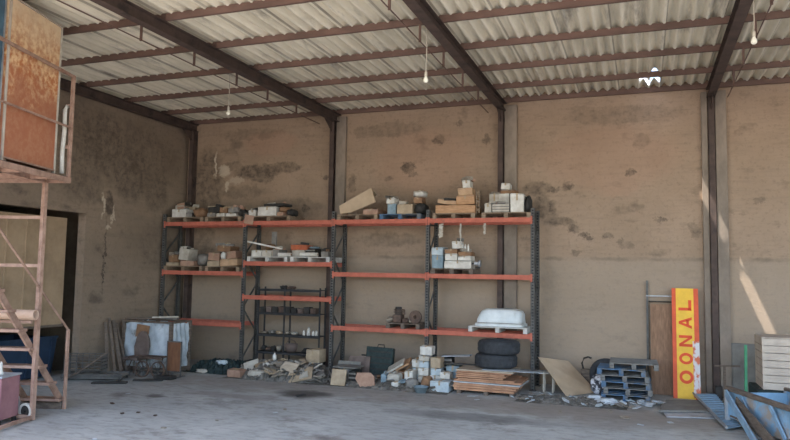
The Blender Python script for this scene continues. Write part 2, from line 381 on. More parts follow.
struct(MB().box(-5.2, XRT, YF, 0.25, -0.2, 0).build('floor', fm, loc=(0, 0, 0)))
ym = mat('sunlit yard', (176, 168, 158), (158, 150, 140), 0.5, 0.95)
struct(MB().box(-60, 90, -90, YF, -0.2, -0.002).build('ground', ym, loc=(0, 0, 0)))

# corrugated roof: one ceiling, laid as overlapping sheets one metre wide
HX0, HX1, HY0, HY1 = 13.42, 13.64, -1.40, -0.36
def wave(x): return 0.065*math.cos(2*PI*x/0.25)
def in_hole(x, y):
    if 13.65 < x < 13.89 and (-1.00 < y < -0.60 or -1.46 < y < -1.06): return True
    t = (y-HY0)/(HY1-HY0)
    return HX0 < x < 13.65 and abs(t-(0.40+0.45*(x-HX0)/0.26)) < 0.20
bm = bmesh.new()
ys = []
y = YF
while y < 0.3:
    ys.append(round(y, 3)); y += 0.05 if -3.4 < y < 0.0 else 0.2
ys.append(0.3)
k0 = -15
for k in range(k0, 12):
    xa = 13.8 + k; xb = xa + 1.12
    nx = 42 if -2 <= k <= 1 else 34
    step = (xb-xa)/nx; grid = []
    for yy in ys:
        row = []
        for i in range(nx+1):
            u = i/nx; x = xa + i*step
            z = ZT + wave(x) + 0.007*(1-u)
            row.append(bm.verts.new((x, yy, z)))
        grid.append(row)
    for a, (R0, R1) in enumerate(zip(grid, grid[1:])):
        for i in range(nx):
            cx = xa + (i+0.5)*step; cy = (ys[a]+ys[a+1])/2
            if k in (-1, 0) and in_hole(cx, cy): continue
            bm.faces.new((R0[i], R0[i+1], R1[i+1], R1[i]))
me = bpy.data.meshes.new('ceiling'); bm.to_mesh(me); bm.free()
cm = mat('fibre cement sheet', (226, 217, 196), (198, 189, 168), 1.2, 0.95, stretch=(2.5, 0.35, 1), c3=(150, 142, 130), s3=0.8, t3=0.62)
def lap_lines(m):
    n = m.node_tree.nodes; l = m.node_tree.links; b = n['Principled BSDF']; base = b.inputs['Base Color'].links[0].from_socket
    tc = n.new('ShaderNodeTexCoord'); sx = n.new('ShaderNodeSeparateXYZ'); l.new(tc.outputs['Object'], sx.inputs[0])
    def mth(op, a, c):
        k = n.new('ShaderNodeMath'); k.operation = op
        for i, v in enumerate((a, c)):
            if isinstance(v, (int, float)): k.inputs[i].default_value = v
            else: l.new(v, k.inputs[i])
        return k.outputs[0]
    nz = n.new('ShaderNodeTexNoise'); nz.inputs['Scale'].default_value = 0.9; nz.inputs['Detail'].default_value = 5; l.new(tc.outputs['Object'], nz.inputs['Vector'])
    f = mth('MULTIPLY', mth('LESS_THAN', mth('FRACT', mth('ADD', sx.outputs['X'], 86.1), 0), 0.026), mth('MULTIPLY', nz.outputs['Fac'], 1.0))
    mx = n.new('ShaderNodeMix'); mx.data_type = 'RGBA'; mx.inputs['B'].default_value = RGB((84, 76, 68)); l.new(f, mx.inputs['Factor']); l.new(base, mx.inputs['A']); l.new(mx.outputs['Result'], b.inputs['Base Color'])
lap_lines(cm)
me.materials.append(cm); o = bpy.data.objects.new('ceiling', me); COL.objects.link(o); struct(o)
for p in me.polygons: p.use_smooth = True
# added translucent cover: glows bright and keeps direct sun off the wall
pm = bpy.data.materials.new('milky sun diffuser'); pm.use_nodes = True
n = pm.node_tree.nodes; n.clear(); tr = n.new('ShaderNodeBsdfTranslucent'); tr.inputs[0].default_value = (0.86, 0.93, 1.0, 1); ou = n.new('ShaderNodeOutputMaterial')
pm.node_tree.links.new(tr.outputs[0], ou.inputs[0])
bm = bmesh.new(); g = []
for j in range(13):
    yy = HY0-0.06+(HY1-HY0+0.14)*j/12
    g.append([bm.verts.new((HX0-0.04+(HX1-HX0+0.04)*i/30, yy, ZT+0.028+wave(HX0-0.04+(HX1-HX0+0.04)*i/30))) for i in range(31)])
for A, B in zip(g, g[1:]):
    for i in range(30): bm.faces.new((A[i], A[i+1], B[i+1], B[i]))
me = bpy.data.meshes.new('sun_diffuser'); bm.to_mesh(me); bm.free(); me.materials.append(pm)
o = bpy.data.objects.new('sun_diffuser', me); COL.objects.link(o)
tag(o, 'small translucent patch added over a roof hole to diffuse the sun', 'roof patch')

# pilasters beside the steel columns
for i, (a, c) in enumerate(((4.90, 5.2), (9.93, 10.27), (15.15, 15.40), (20.2, 20.5))):
    struct(MB().box(a, c, -0.13, 0, 0, 7.44).build('trim_%d' % (i+1), 'concrete', bevel=0.008))
struct(MB().box(14.84, 14.98, -0.10, 0, 0, 7.44).build('trim_5', 'concrete', bevel=0.008))
def ibeam(b, p, q, w, h, up=(0, 0, 1), t=0.018):
    p = Vector(p); q = Vector(q); u = Vector(up).normalized()
    b.bar(p+u*(h/2-t/2), q+u*(h/2-t/2), w, t, up); b.bar(p-u*(h/2-t/2), q-u*(h/2-t/2), w, t, up); b.bar(p, q, t, h-2*t, up)
CN = ['in the left back corner', 'behind the second rack frame joint at the end of the shelf bay', 'behind the right half of the rack', 'to the right of the yellow sign', 'beyond the cream slatted crate']
for x, d in ((-0.17, 'dark steel column standing in the left back corner'), (4.81, 'dark steel column behind the middle of the pallet rack'), (9.85, 'dark steel column behind the right end bay of the pallet rack'), (15.065, 'dark steel column to the right of the yellow sign'), (20.1, 'dark steel column at the far right of the back wall')):
    t = thing('steel_column', d, 'column', (x, -0.13, 0))
    b = MB(); hh = 0.15 if 15 < x < 15.1 else 0.24; ibeam(b, (x, -0.01-hh/2, 0.012), (x, -0.01-hh/2, 7.28), 0.14, hh, (0, 1, 0)); b.build('shaft', 'steel', t)
    MB().box(x-0.13, x+0.13, -0.29, -0.005, 0, 0.012).build('base_plate', 'steel', t)
    b = MB().prism([(x-0.008, -0.01-hh, 7.27), (x-0.008, -0.75, 7.27), (x-0.008, -0.01-hh, 6.95)], (0.016, 0, 0)); b.build('gusset', 'steel', t)
RL = ['running along the top of the left wall', 'second from the left, meeting the wall behind the rack middle', 'third from the left, meeting the wall behind the right rack bay', 'meeting the back wall above the yellow sign', 'at the far right']
for x, d in zip((-0.17, 4.9, 9.88, 15.06, 20.1), RL):
    t = thing('roof_rafter', 'dark roof rafter ' + d, 'rafter', (x, 0, 7.28), 'roof rafters')
    b = MB(); ibeam(b, (x, -0.005, 7.40), (x, YF, 7.40), 0.19, 0.24); b.build('i_section', 'steel', t)
    for yy in (-0.15, -1.5, -3.1, -4.72, -6.35, -8.0, -9.6):
        MB().box(x+0.02, x+0.10, yy-0.045, yy-0.035, 7.515, 7.64).build('cleat', 'purlin', t)
PL = ['lowest in view, against the top of the back wall', 'second from the back wall', 'third from the back wall', 'fourth from the back wall', 'fifth from the back wall', 'sixth from the back wall', 'seventh from the back wall', 'eighth from the back wall', 'ninth from the back wall']
for yy, d in zip((-0.10, -1.5, -3.1, -4.72, -6.35, -8.0, -9.6, -11.3, -13.0), PL):
    b = MB(); b.box(XL+0.01, XRT-0.1, yy-0.03, yy-0.022, 7.52, 7.655); b.box(XL+0.01, XRT-0.1, yy-0.022, yy+0.035, 7.52, 7.528); b.box(XL+0.01, XRT-0.1, yy-0.022, yy+0.035, 7.647, 7.655)
    tag(b.build('roof_purlin', 'purlin'), 'long red-brown roof purlin, ' + d, 'purlin', 'roof purlins')

# conduits with droppers, hanging bulbs
for x, dr, d in ((4.42, (-1.75, -3.3, -4.72, -6.35, -8.0), 'thin conduit pipe hung beside the second rafter from the left'), (9.52, (-1.5, -3.1, -4.72, -6.35, -8.0), 'thin conduit pipe hung beside the third rafter from the left'), (15.42, (-1.5, -3.1, -4.72, -6.35, -8.0), 'thin conduit pipe hung beside the rafter above the yellow sign')):
    t = thing('conduit_pipe', d, 'conduit', (x, -0.3, 7.2), 'roof conduits')
    MB().tube([(x, -0.3, 7.22), (x, -4.5, 7.2), (x, -11, 7.22)], 0.013, 6).build('pipe', 'purlin', t)
    for yy in dr: MB().bar((x, yy, 7.19), (x, yy, 7.6), 0.045, 0.03).build('hanger', 'purlin', t)
for x, yy, zb, d in ((4.20, -4.69, 6.50, 'over the second rack bay'), (9.64, -6.32, 6.40, 'near the middle of the roof'), (15.16, -6.32, 6.58, 'near the top right of the roof')):
    t = thing('hanging_bulb', 'small pale bulb hanging on a thin cord ' + d, 'bulb', (x, yy, zb), 'hanging bulbs')
    MB().tube([(x, yy, 7.53), (x+0.01, yy, 7.0), (x, yy, zb+0.2)], 0.009, 6).build('cord', 'cord', t)
    MB().lathe([(0.02, zb+0.22), (0.028, zb+0.2), (0.028, zb+0.13), (0.024, zb+0.12)], (x, yy, 0), 12).build('socket', 'white2', t, smooth=True)
    MB().lathe([(0.022, zb+0.125), (0.03, zb+0.1), (0.05, zb+0.055), (0.045, zb+0.02), (0.02, zb), (0.0, zb-0.002)], (x, yy, 0), 14).build('glass', 'bulb', t, smooth=True)

# ------------------------------------------------------------------ the pallet rack
XR = [-0.31, 2.547, 5.388, 8.125, 10.865]
RF, RB = -1.23, -0.38
rack = thing('pallet_rack', 'four bay orange and dark grey pallet rack standing along the back wall', 'pallet rack', (5.3, -0.75, 0))
for x in XR:
    for yy, sgn in ((RF, 1), (RB, -1)):
        b = MB(); yb = yy + sgn*0.09
        b.box(x-0.05, x+0.05, min(yy, yy+sgn*0.006), max(yy, yy+sgn*0.006), 0.012, 4.5)
        b.box(x-0.05, x-0.044, min(yy, yb), max(yy, yb), 0.012, 4.5); b.box(x+0.044, x+0.05, min(yy, yb), max(yy, yb), 0.012, 4.5)
        u = b.build('upright', 'perf', rack)
        MB().box(x-0.08, x+0.08, yy-0.06 if sgn > 0 else yy-0.12, yy+0.12 if sgn > 0 else yy+0.06, 0, 0.012).build('foot_plate', 'upright', u)
    zs = [0.25, 1.0, 1.75, 2.5, 3.25, 4.0]
    for i in range(5):
        p, q = ((RF+0.06, RB-0.06) if i % 2 == 0 else (RB-0.06, RF+0.06))
        MB().bar((x, p, zs[i]+0.03), (x, q, zs[i+1]-0.03), 0.035, 0.035).build('diagonal_brace', 'upright', rack)
    for z in (0.2, 4.12): MB().bar((x, RF+0.07, z), (x, RB-0.07, z), 0.035, 0.035).build('cross_tie', 'upright', rack)
LV = [(4.20, 2.73, 1.245), (4.20, 3.03, 2.06), (4.205, 2.76, 1.30), (4.21, 2.765, 1.31)]
for bay, lev in enumerate(LV):
    x0, x1 = XR[bay]+0.052, XR[bay+1]-0.052
    for z in lev:
        for yy, s_ in ((RF, 1), (RB, -1)):
            b = MB(); ya, yb = sorted((yy-s_*0.012, yy+s_*0.04))
            b.box(x0, x1, ya, yb, z-0.062, z+0.06)
            bo = b.build('beam', 'beam', rack, bevel=0.006)
            for xx in (x0, x1-0.0):
                ya, yb = sorted((yy-s_*0.018, yy-s_*0.0005))
                d = -1 if xx == x0 else 1
                MB().box(*sorted((xx-0.008*d, xx+0.045*d)), ya, yb, z-0.11, z+0.09).build('end_connector', 'beam', bo)

# ------------------------------------------------------------------ pallets
def pallet_parts(root, w, d, m):
    h = 0.14
    for i in range(5):
        y0 = -d/2 + i*(d-0.11)/4
        MB().box(-w/2, w/2, y0, y0+0.11, h-0.022, h).build('deck_board', m, root)
    for i in (-1, 0, 1):
        xc = i*(w/2-0.05)
        MB().box(xc-0.05, xc+0.05, -d/2+0.005, d/2-0.005, 0.02, h-0.022).build('stringer', m, root)
        MB().box(xc-0.05, xc+0.05, -d/2, d/2, 0, 0.02).build('bottom_board', m, root)
def pallet(x0, x1, yfront, z, label, m='pallet_wood', group=None, d=0.90, rot=0.0):
    t = thing('wooden_pallet', label, 'pallet', (0, 0, 0), group)
    pallet_parts(t, x1-x0, d, m); t.location = ((x0+x1)/2, yfront+d/2, z); t.rotation_euler = (0, 0, rot)
    return t

CN = {'white': 'white', 'white2': 'white'}
NAMES = {'carton': 'carton', 'sack': 'sack'}
CATS = {}
def kindof(lab):
    for w, nm, ct in (('board stack', 'board_stack', 'boards'), ('crate', 'crate', 'crate'), ('tile stack', 'tile_stack', 'tiles'), ('board', 'board', 'board'), ('housing', 'machine_housing', 'machine'), ('lid', 'carton', 'carton'), ('carton', 'carton', 'carton'), ('rag', 'cloth_rag', 'rag'), ('cloth', 'cloth_bundle', 'cloth'), ('bag', 'bag', 'bag'), ('sack', 'sack', 'sack'), ('jerrycan', 'jerrycan', 'jerrycan'), ('can', 'can', 'can'), ('slab', 'stone_slab', 'slab'), ('tub', 'plastic_tub', 'tub')):
        if w in lab: return nm, ct
    return 'carton', 'carton'
def carton(x0, x1, yf, dep, z0, h, m, label, tilt=0.0, name='carton', cat='carton', group=None, rz=None, tape=True):
    w = x1-x0; rz = rnd.uniform(-0.05, 0.05) if rz is None else rz
    r = math.radians(tilt)
    loc = Vector(((x0+x1)/2, yf+dep/2, z0))
    t = thing(name, label, cat, (0, 0, 0), group)
    b = MB().box(-w/2, w/2, -dep/2, dep/2, 0, h)
    # a slightly slumped box: move the top corners
    for v in b.bm.verts:
        if v.co.z > h*0.5: v.co.x += rnd.uniform(-0.012, 0.012); v.co.y += rnd.uniform(-0.01, 0.01); v.co.z += rnd.uniform(-0.012, 0.004)
    b.build('body', m, t, bevel=min(0.012, h*0.12))
    if h > 0.09 and w > 0.16 and tape and name == 'carton':
        MB().box(-0.022, 0.022, -dep/2-0.0025, dep/2+0.0025, h*0.62, h+0.003).build('tape', 'tape', t)
        MB().box(-w/2+0.01, w/2-0.01, -dep/2-0.003, -dep/2+0.004, h-0.03, h-0.022).build('flap_seam', 'grey', t)
    if name == 'crate':
        for q in (0.2, 0.5, 0.8): MB().box(-w/2-0.004, w/2+0.004, -dep/2-0.008, -dep/2+0.002, h*q-0.02, h*q+0.02).build('slat', 'grey' if m == 'dark' else 'white2', t)
    t.rotation_euler = (0, -r, rz)
    loc.z += abs(math.sin(r))*w/2*(1 if tilt else 0)
    t.location = loc
    return t
def sack(x0, x1, yf, dep, z0, h, m, label, name='sack', cat='sack', group=None, seed=0):
    w = x1-x0
    t = thing(name, label, cat, ((x0+x1)/2, yf+dep/2, z0), group)
    MB().blob(((x0+x1)/2, yf+dep/2, z0+h/2), w/2, dep/2, h/2, seed, 0.22).build('body', m, t, smooth=True)
    if h > 0.12: MB().tube([((x0+x1)/2-w*0.12, yf+dep*0.4, z0+h*0.9), ((x0+x1)/2, yf+dep*0.35, z0+h*1.02), ((x0+x1)/2+w*0.16, yf+dep*0.4, z0+h*0.92)], 0.018, 6).build('tied_neck', m, t, smooth=True)
    return t

LOADS = [
('A',4.26,-0.20,1.11,[
   ('carton', 'white', -0.06, 0.45, -1.2, 0.42, 4.4, 0.26, 0, 'white carton'),
   ('carton', 'beige', 0.15, 0.41, -0.75, 0.4, 4.4, 0.36, 0, 'beige carton'),
   ('carton', 'dark', 0.47, 0.67, -1.2, 0.4, 4.4, 0.13, 0, 'dark grey crate'),
   ('sack', 'brown', 0.67, 1.08, -1.18, 0.5, 4.4, 0.28, 0, 'brown sack'),
   ('carton', 'white2', -0.34, -0.0, -0.7, 0.4, 4.4, 0.42, 0, 'off-white carton'),
]),
('B',4.26,1.18,2.42,[
   ('carton', 'grey', 1.21, 1.49, -1.2, 0.4, 4.4, 0.12, 0, 'grey tile carton'),
   ('carton', 'white', 1.51, 1.79, -1.18, 0.4, 4.4, 0.11, 0, 'white tile carton'),
   ('carton', 'white', 1.87, 2.22, -1.2, 0.5, 4.4, 0.11, 0, 'white flat carton'),
   ('carton', 'dark', 1.2, 1.59, -1.15, 0.4, 4.52, 0.18, 3, 'dark tile stack'),
   ('carton', 'brown', 1.6, 1.86, -1.14, 0.35, 4.51, 0.16, -4, 'brown carton'),
   ('carton', 'grey', 1.9, 2.25, -1.15, 0.45, 4.51, 0.15, 4, 'grey flat carton'),
   ('sack', 'dark', 2.18, 2.37, -1.1, 0.5, 4.4, 0.23, 0, 'dark sack'),
]),
('C',4.26,2.63,4.04,[
   ('carton', 'white', 2.59, 2.83, -1.1, 0.35, 4.4, 0.19, 0, 'small white carton'),
   ('carton', 'white', 2.94, 3.54, -1.2, 0.6, 4.4, 0.28, 0, 'large white carton'),
   ('carton', 'dark', 3.09, 3.75, -1.1, 0.5, 4.68, 0.08, 2, 'dark flat board'),
   ('carton', 'pink', 3.57, 3.78, -1.2, 0.4, 4.4, 0.11, 0, 'pinkish carton'),
   ('sack', 'brown', 3.55, 3.85, -1.15, 0.4, 4.51, 0.16, 0, 'brown sack'),
   ('sack', 'dark', 3.82, 4.04, -1.15, 0.5, 4.4, 0.2, 0, 'dark sack'),
]),
('D',4.26,5.51,6.70,[
   ('carton', 'pink', 6.26, 6.69, -1.2, 0.8, 4.4, 0.15, 0, 'low pinkish carton'),
]),
('E',4.26,6.77,7.93,[
   ('carton', 'teal', 6.96, 7.2, -1.2, 0.4, 4.4, 0.28, 0, 'blue-grey carton'),
   ('carton', 'white', 6.93, 7.17, -1.18, 0.35, 4.68, 0.16, 3, 'small white carton'),
   ('carton', 'beige', 7.23, 7.67, -1.2, 0.6, 4.4, 0.27, 0, 'long beige carton'),
   ('sack', 'dark', 7.71, 8.01, -1.22, 0.6, 4.4, 0.29, 0, 'dark sack'),
   ('carton', 'brown', 7.68, 7.91, -1.12, 0.4, 4.69, 0.17, 0, 'brown carton'),
   ('sack', 'white', 7.64, 7.99, -1.17, 0.45, 4.86, 0.17, 0, 'white rounded bag'),
]),
('F',4.26,8.26,9.39,[
   ('carton', 'tan', 8.31, 9.36, -1.2, 0.9, 4.4, 0.22, 0, 'long tan board stack'),
   ('carton', 'tan2', 8.34, 8.85, -1.1, 0.5, 4.62, 0.12, -7, 'tilted tan board'),
   ('carton', 'tan', 8.85, 9.34, -1.1, 0.6, 4.62, 0.24, 3, 'tan carton'),
   ('carton', 'tan2', 8.89, 9.27, -1.05, 0.5, 4.86, 0.2, 5, 'small tan carton'),
   ('carton', 'white', 9.0, 9.21, -1.0, 0.35, 5.06, 0.22, 4, 'white carton'),
]),
('G',4.26,9.57,10.82,[
   ('carton', 'white2', 9.64, 9.82, -1.2, 0.4, 4.4, 0.24, 0, 'low white carton'),
   ('carton', 'grey', 9.84, 10.27, -1.2, 0.35, 4.4, 0.23, 0, 'grey slatted crate'),
   ('carton', 'white', 10.29, 10.62, -1.2, 0.8, 4.4, 0.48, 0, 'tall white carton block'),
   ('carton', 'white2', 9.66, 9.92, -0.75, 0.45, 4.4, 0.55, 0, 'white carton'),
   ('carton', 'white', 9.93, 10.2, -0.75, 0.45, 4.4, 0.54, 0, 'white carton'),
   ('carton', 'brown', 9.96, 10.34, -0.75, 0.45, 4.94, 0.1, 0, 'brown flat carton'),
   ('carton', 'white', 9.95, 10.19, -0.72, 0.35, 5.04, 0.17, -3, 'small white carton'),
   ('sack', 'dark', 10.63, 10.78, -1.1, 0.6, 4.4, 0.44, 0, 'dark sack'),
]),
('H',2.79,-0.24,1.14,[
   ('carton', 'beige', -0.2, 0.27, -1.2, 0.6, 2.93, 0.1, 0, 'beige tile carton'),
   ('carton', 'pink', 0.31, 0.78, -1.2, 0.6, 2.93, 0.16, 0, 'pinkish tile carton'),
   ('sack', 'grey', 0.77, 1.13, -1.15, 0.7, 2.93, 0.36, 0, 'dark grey sack'),
   ('carton', 'brown', -0.18, 0.15, -1.1, 0.45, 3.03, 0.23, 4, 'brown carton'),
   ('carton', 'white2', 0.16, 0.51, -1.1, 0.45, 3.09, 0.35, -5, 'pale grey machine housing'),
]),
('I',2.79,1.24,2.41,[
   ('carton', 'beige', 1.27, 1.69, -1.2, 0.6, 2.93, 0.16, 0, 'beige tile carton'),
   ('carton', 'tan2', 1.73, 2.33, -1.2, 0.6, 2.93, 0.21, 3, 'wide tan tile carton'),
   ('carton', 'pink', 1.23, 1.63, -1.1, 0.5, 3.09, 0.24, -3, 'pinkish carton'),
   ('carton', 'pink', 1.75, 2.17, -1.05, 0.5, 3.14, 0.22, 6, 'tilted pinkish carton'),
   ('carton', 'brown', 1.5, 1.95, -1.05, 0.5, 3.36, 0.18, -3, 'brown flat carton'),
   ('sack', 'white', 1.73, 1.89, -1.22, 0.12, 3.14, 0.2, 0, 'small white bag'),
]),
('J',3.09,2.67,3.98,[
   ('carton', 'white', 2.77, 3.1, -1.2, 0.5, 3.23, 0.19, 0, 'white carton'),
   ('carton', 'white2', 3.12, 3.43, -1.2, 0.5, 3.23, 0.19, 0, 'off-white carton'),
   ('carton', 'grey', 3.4, 3.63, -1.1, 0.5, 3.23, 0.2, 0, 'grey carton'),
   ('sack', 'brown', 2.92, 3.26, -0.8, 0.4, 3.42, 0.19, 0, 'brown cloth bundle'),
]),
('K',3.09,4.08,5.30,[
   ('carton', 'white2', 3.97, 4.36, -0.95, 0.5, 3.23, 0.2, 0, 'white flat carton'),
   ('carton', 'dark', 4.36, 4.68, -0.9, 0.5, 3.23, 0.24, 0, 'dark crate'),
   ('carton', 'orange', 3.93, 4.45, -0.95, 0.4, 3.43, 0.15, 0, 'orange board'),
   ('carton', 'grey', 4.97, 5.19, -1.1, 0.4, 3.23, 0.16, 0, 'grey can'),
   ('sack', 'teal', 4.45, 4.71, -0.9, 0.4, 3.47, 0.07, 0, 'blue-grey rag'),
]),
('L',2.82,8.24,9.35,[
   ('carton', 'teal', 8.25, 8.55, -1.2, 0.5, 2.96, 0.35, 0, 'pale blue carton stack'),
   ('carton', 'teal2', 8.24, 8.54, -1.2, 0.5, 3.31, 0.2, 0, 'pale blue flat carton'),
   ('carton', 'white', 8.57, 9.28, -1.2, 0.5, 2.96, 0.21, 0, 'long white carton'),
   ('carton', 'white', 8.59, 8.91, -1.2, 0.5, 3.17, 0.18, 0, 'white carton'),
   ('carton', 'brown', 8.58, 8.92, -1.2, 0.5, 3.35, 0.12, 0, 'brown carton lid'),
   ('carton', 'white', 8.95, 9.28, -1.2, 0.5, 3.17, 0.12, 0, 'white flat carton'),
   ('carton', 'brown', 8.95, 9.28, -1.2, 0.5, 3.29, 0.11, 0, 'brown carton'),
   ('carton', 'white', 8.76, 9.01, -1.1, 0.3, 3.47, 0.2, 3, 'small white carton'),
]),

]
PLACE = {'A': 'on the leftmost top-shelf pallet', 'B': 'on the second top-shelf pallet from the left', 'C': 'on the top-shelf pallet of the second bay', 'D': 'under the slanted cardboard on the top shelf', 'E': 'on the blue top-shelf pallet', 'F': 'on the top-shelf pallet second from the right', 'G': 'on the rightmost top-shelf pallet', 'H': 'on the leftmost pallet of the middle shelf', 'I': 'on the second pallet of the first bay middle shelf', 'J': 'on the left pallet of the second bay middle shelf', 'K': 'on the right pallet of the second bay middle shelf', 'L': 'on the middle-shelf pallet of the right end bay'}
PALL = {'A': 'weathered wooden pallet at the left end of the top shelf', 'B': 'weathered wooden pallet second from the left on the top shelf', 'C': 'weathered wooden pallet on the top shelf of the second bay', 'D': 'weathered wooden pallet under the slanted cardboard on the top shelf', 'E': 'blue painted wooden pallet on the top shelf', 'F': 'weathered wooden pallet under the tan boards on the top shelf', 'G': 'weathered wooden pallet at the right end of the top shelf', 'H': 'weathered wooden pallet at the left end of the middle shelf', 'I': 'weathered wooden pallet second from the left on the middle shelf', 'J': 'pale wooden pallet at the left of the second bay middle shelf', 'K': 'pale wooden pallet at the right of the second bay middle shelf', 'L': 'dark wooden pallet under blue and white cartons on the middle shelf'}
PMAT = {'E': 'pallet_blue', 'J': 'pallet_white', 'K': 'pallet_white', 'L': 'old_wood'}
for nm, z, x0, x1, items in LOADS:
    pallet(x0, x1, -1.25, z+0.002, PALL[nm], PMAT.get(nm, 'pallet_wood'), 'pallets on the rack shelves')
    cnt = {}
    for it in items: cnt[it[9]] = cnt.get(it[9], 0)+1
    seen = {}
    for j, (k, m, a, c, yf, dep, z0, h, tilt, core) in enumerate(items):
        lab = core + ' ' + PLACE[nm]
        if cnt[core] > 1:
            seen[core] = seen.get(core, 0)+1
            lab = core + (', the nearer one ', ', the one behind ')[seen[core]-1] + PLACE[nm]
        name, cat = kindof(core)
        g = 'goods ' + PLACE[nm]
        z0 += 0.004
        if k == 'sack': sack(a, c, yf, dep, z0, h, m, lab, name, cat, g, seed=j+len(items)*3+ord(nm))
        else: carton(a, c, yf, dep, z0, h, m, lab, tilt, name, cat, g)

# loose bits lying on the loads
def loose(nm, seed, n_):
    Rr = random.Random(seed); L = [q for q in LOADS if q[0] == nm][0]
    covered = []
    for it in L[4]:
        top = it[6]+it[7]
        covered.append((it, not any(o is not it and abs(o[6]-top) < 0.03 and o[2] < it[3] and o[3] > it[2] for o in L[4])))
    tops = [it for it, ok in covered if ok and it[0] == 'carton' and (it[3]-it[2]) > 0.15]
    for i in range(n_):
        it = Rr.choice(tops); hw = (it[3]-it[2])/2
        x = (it[2]+it[3])/2 + Rr.uniform(-0.75, 0.75)*hw; yy = it[4] + Rr.uniform(0.05, min(0.3, it[5]-0.05)); z = it[6]+it[7]+0.006
        w, d, h = Rr.uniform(0.05, 0.16), Rr.uniform(0.08, 0.2), Rr.uniform(0.02, 0.09)
        m = Rr.choice(('stone', 'grey', 'white2', 'brown', 'beige', 'dark', 'rubble', 'pink'))
        mm = Matrix.Translation((x, yy, z)) @ Euler((0, Rr.uniform(-0.25, 0.25), Rr.uniform(-0.8, 0.8))).to_matrix().to_4x4()
        b = MB().box(-w, w, -d/2, d/2, 0, h, mm)
        tag(b.build('loose_tile', m), 'small loose tile piece ' + PLACE[nm], 'tile', 'loose tile pieces ' + PLACE[nm])
for i, (nm, n_) in enumerate((('A', 7), ('B', 9), ('C', 7), ('E', 4), ('F', 7), ('G', 5), ('H', 9), ('I', 10), ('J', 5), ('K', 7), ('L', 3))): loose(nm, 50+i, n_)
# slanted cardboard box on pallet D
t = thing('cardboard_sheet', 'big crumpled cardboard sheet slanting over a pallet on the top shelf', 'cardboard', (5.9, -1.0, 4.41))
P = [(5.54, -1.2, 4.65), (6.49, -1.2, 5.13), (6.62, -1.2, 4.74), (5.91, -1.2, 4.47), (5.58, -1.2, 4.43)]
b = MB(); b.prism(P, (0.0, 0.025, 0.0)); b.build('front_panel', 'cardboard', t)
MB().prism([(5.54, -1.18, 4.65), (6.49, -1.18, 5.13), (6.40, -0.55, 5.02), (5.50, -0.55, 4.56)], (0, 0, -0.02)).build('top_flap', 'cardboard', t)
MB().prism([(5.54, -1.18, 4.65), (5.58, -1.18, 4.43), (5.55, -0.6, 4.42), (5.51, -0.6, 4.55)], (0.02, 0, 0)).build('side_flap', 'cardboard', t)
# pinkish board dangling over the front beam of the second bay
tag(MB().box(-0.15, 0.15, -0.015, 0.015, 0, 0.26, Matrix.Translation((2.70, -1.285, 4.17)) @ Matrix.Rotation(0.17, 4, 'Y')).build('cardboard_flap', 'pink', bevel=0.004), 'small pinkish cardboard flap hanging over the top orange beam', 'cardboard')
# frame end standing on F, hanging rags, planks, rolls
t = thing('small_trestle', 'small upright wooden frame at the right end of the tan boards', 'frame', (9.42, -1.0, 4.4))
for xx in (9.385, 9.455): MB().bar((xx, -1.0, 4.404), (xx, -1.0, 5.0), 0.03, 0.05).build('post', 'pallet_wood', t)
for z in (4.5, 4.72, 4.94): MB().bar((9.37, -1.03, z), (9.47, -1.03, z), 0.012, 0.05).build('rail', 'pallet_wood', t)
for x, z0, w, d in ((8.45, 3.78, 0.13, 'pale rag hanging under the top beam at the left of the right end bay'), (8.98, 3.55, 0.05, 'thin white strip hanging over the carton load of the right end bay'), (9.62, 3.86, 0.06, 'narrow white rag hanging from the middle of the top right beam')):
    b = MB(); pts = []
    for i in range(9): pts.append((x+0.012*math.sin(i*1.7), -1.10+0.012*math.cos(i*2.1), 4.135-(4.135-z0)*i/8))
    for p, q in zip(pts, pts[1:]): b.bar(p, q, w*(0.75+0.25*rnd.random()), 0.012, (0, 1, 0))
    tag(b.build('hanging_rag', 'white2'), d, 'rag', 'rags hanging from the rack')
tag(MB().bar((2.70, -1.28, 3.66), (3.68, -1.02, 3.46), 0.09, 0.045).build('white_plank', 'white'), 'long white plank slanting over white cartons on the second bay middle shelf', 'plank')
tag(MB().box(3.10, 3.26, -0.62, -0.58, 3.24, 3.98).build('standing_board', 'grey'), 'narrow grey board standing behind the white plank on the middle shelf', 'board')
for x0, x1, yy, z, d in ((3.66, 4.06, -1.16, 3.29, 'white roll lying left on the second bay middle shelf'), (4.36, 4.9, -1.16, 3.30, 'long white roll lying right on the second bay middle shelf')):
    t = thing('white_roll', d, 'roll', ((x0+x1)/2, yy, z-0.058), 'white rolls on the middle shelf')
    MB().tube([(x0, yy, z), (x1, yy, z)], 0.057, 16).build('roll', 'white', t, smooth=False)
    MB().lathe([(0.012, -0.004), (0.03, -0.004), (0.03, 0.004), (0.012, 0.004)], (x1+0.001, yy, z), 12, 'X', True).build('core', 'brown', t)
for i, x in enumerate((9.035, 9.115, 9.195)):
    b = MB().lathe([(0.026, 3.41), (0.026, 3.53), (0.02, 3.56), (0.012, 3.57), (0.012, 3.60)], (x, -1.1, 0), 12)
    tag(b.build('white_bottle', 'white', smooth=False), 'slim white bottle, %s of three on the brown carton of the right end bay' % ('leftmost', 'middle', 'rightmost')[i], 'bottle', 'white bottles on the rack carton')
t = thing('machine_fitting', 'small grey metal fitting sticking out right of the blue and white cartons', 'fitting', (9.42, -1.1, 2.97))
MB().lathe([(0.05, 0), (0.05, 0.1), (0.09, 0.12), (0.09, 0.16), (0.03, 0.17)], (9.36, -1.1, 3.10), 14, 'X').build('body', 'alu', t)
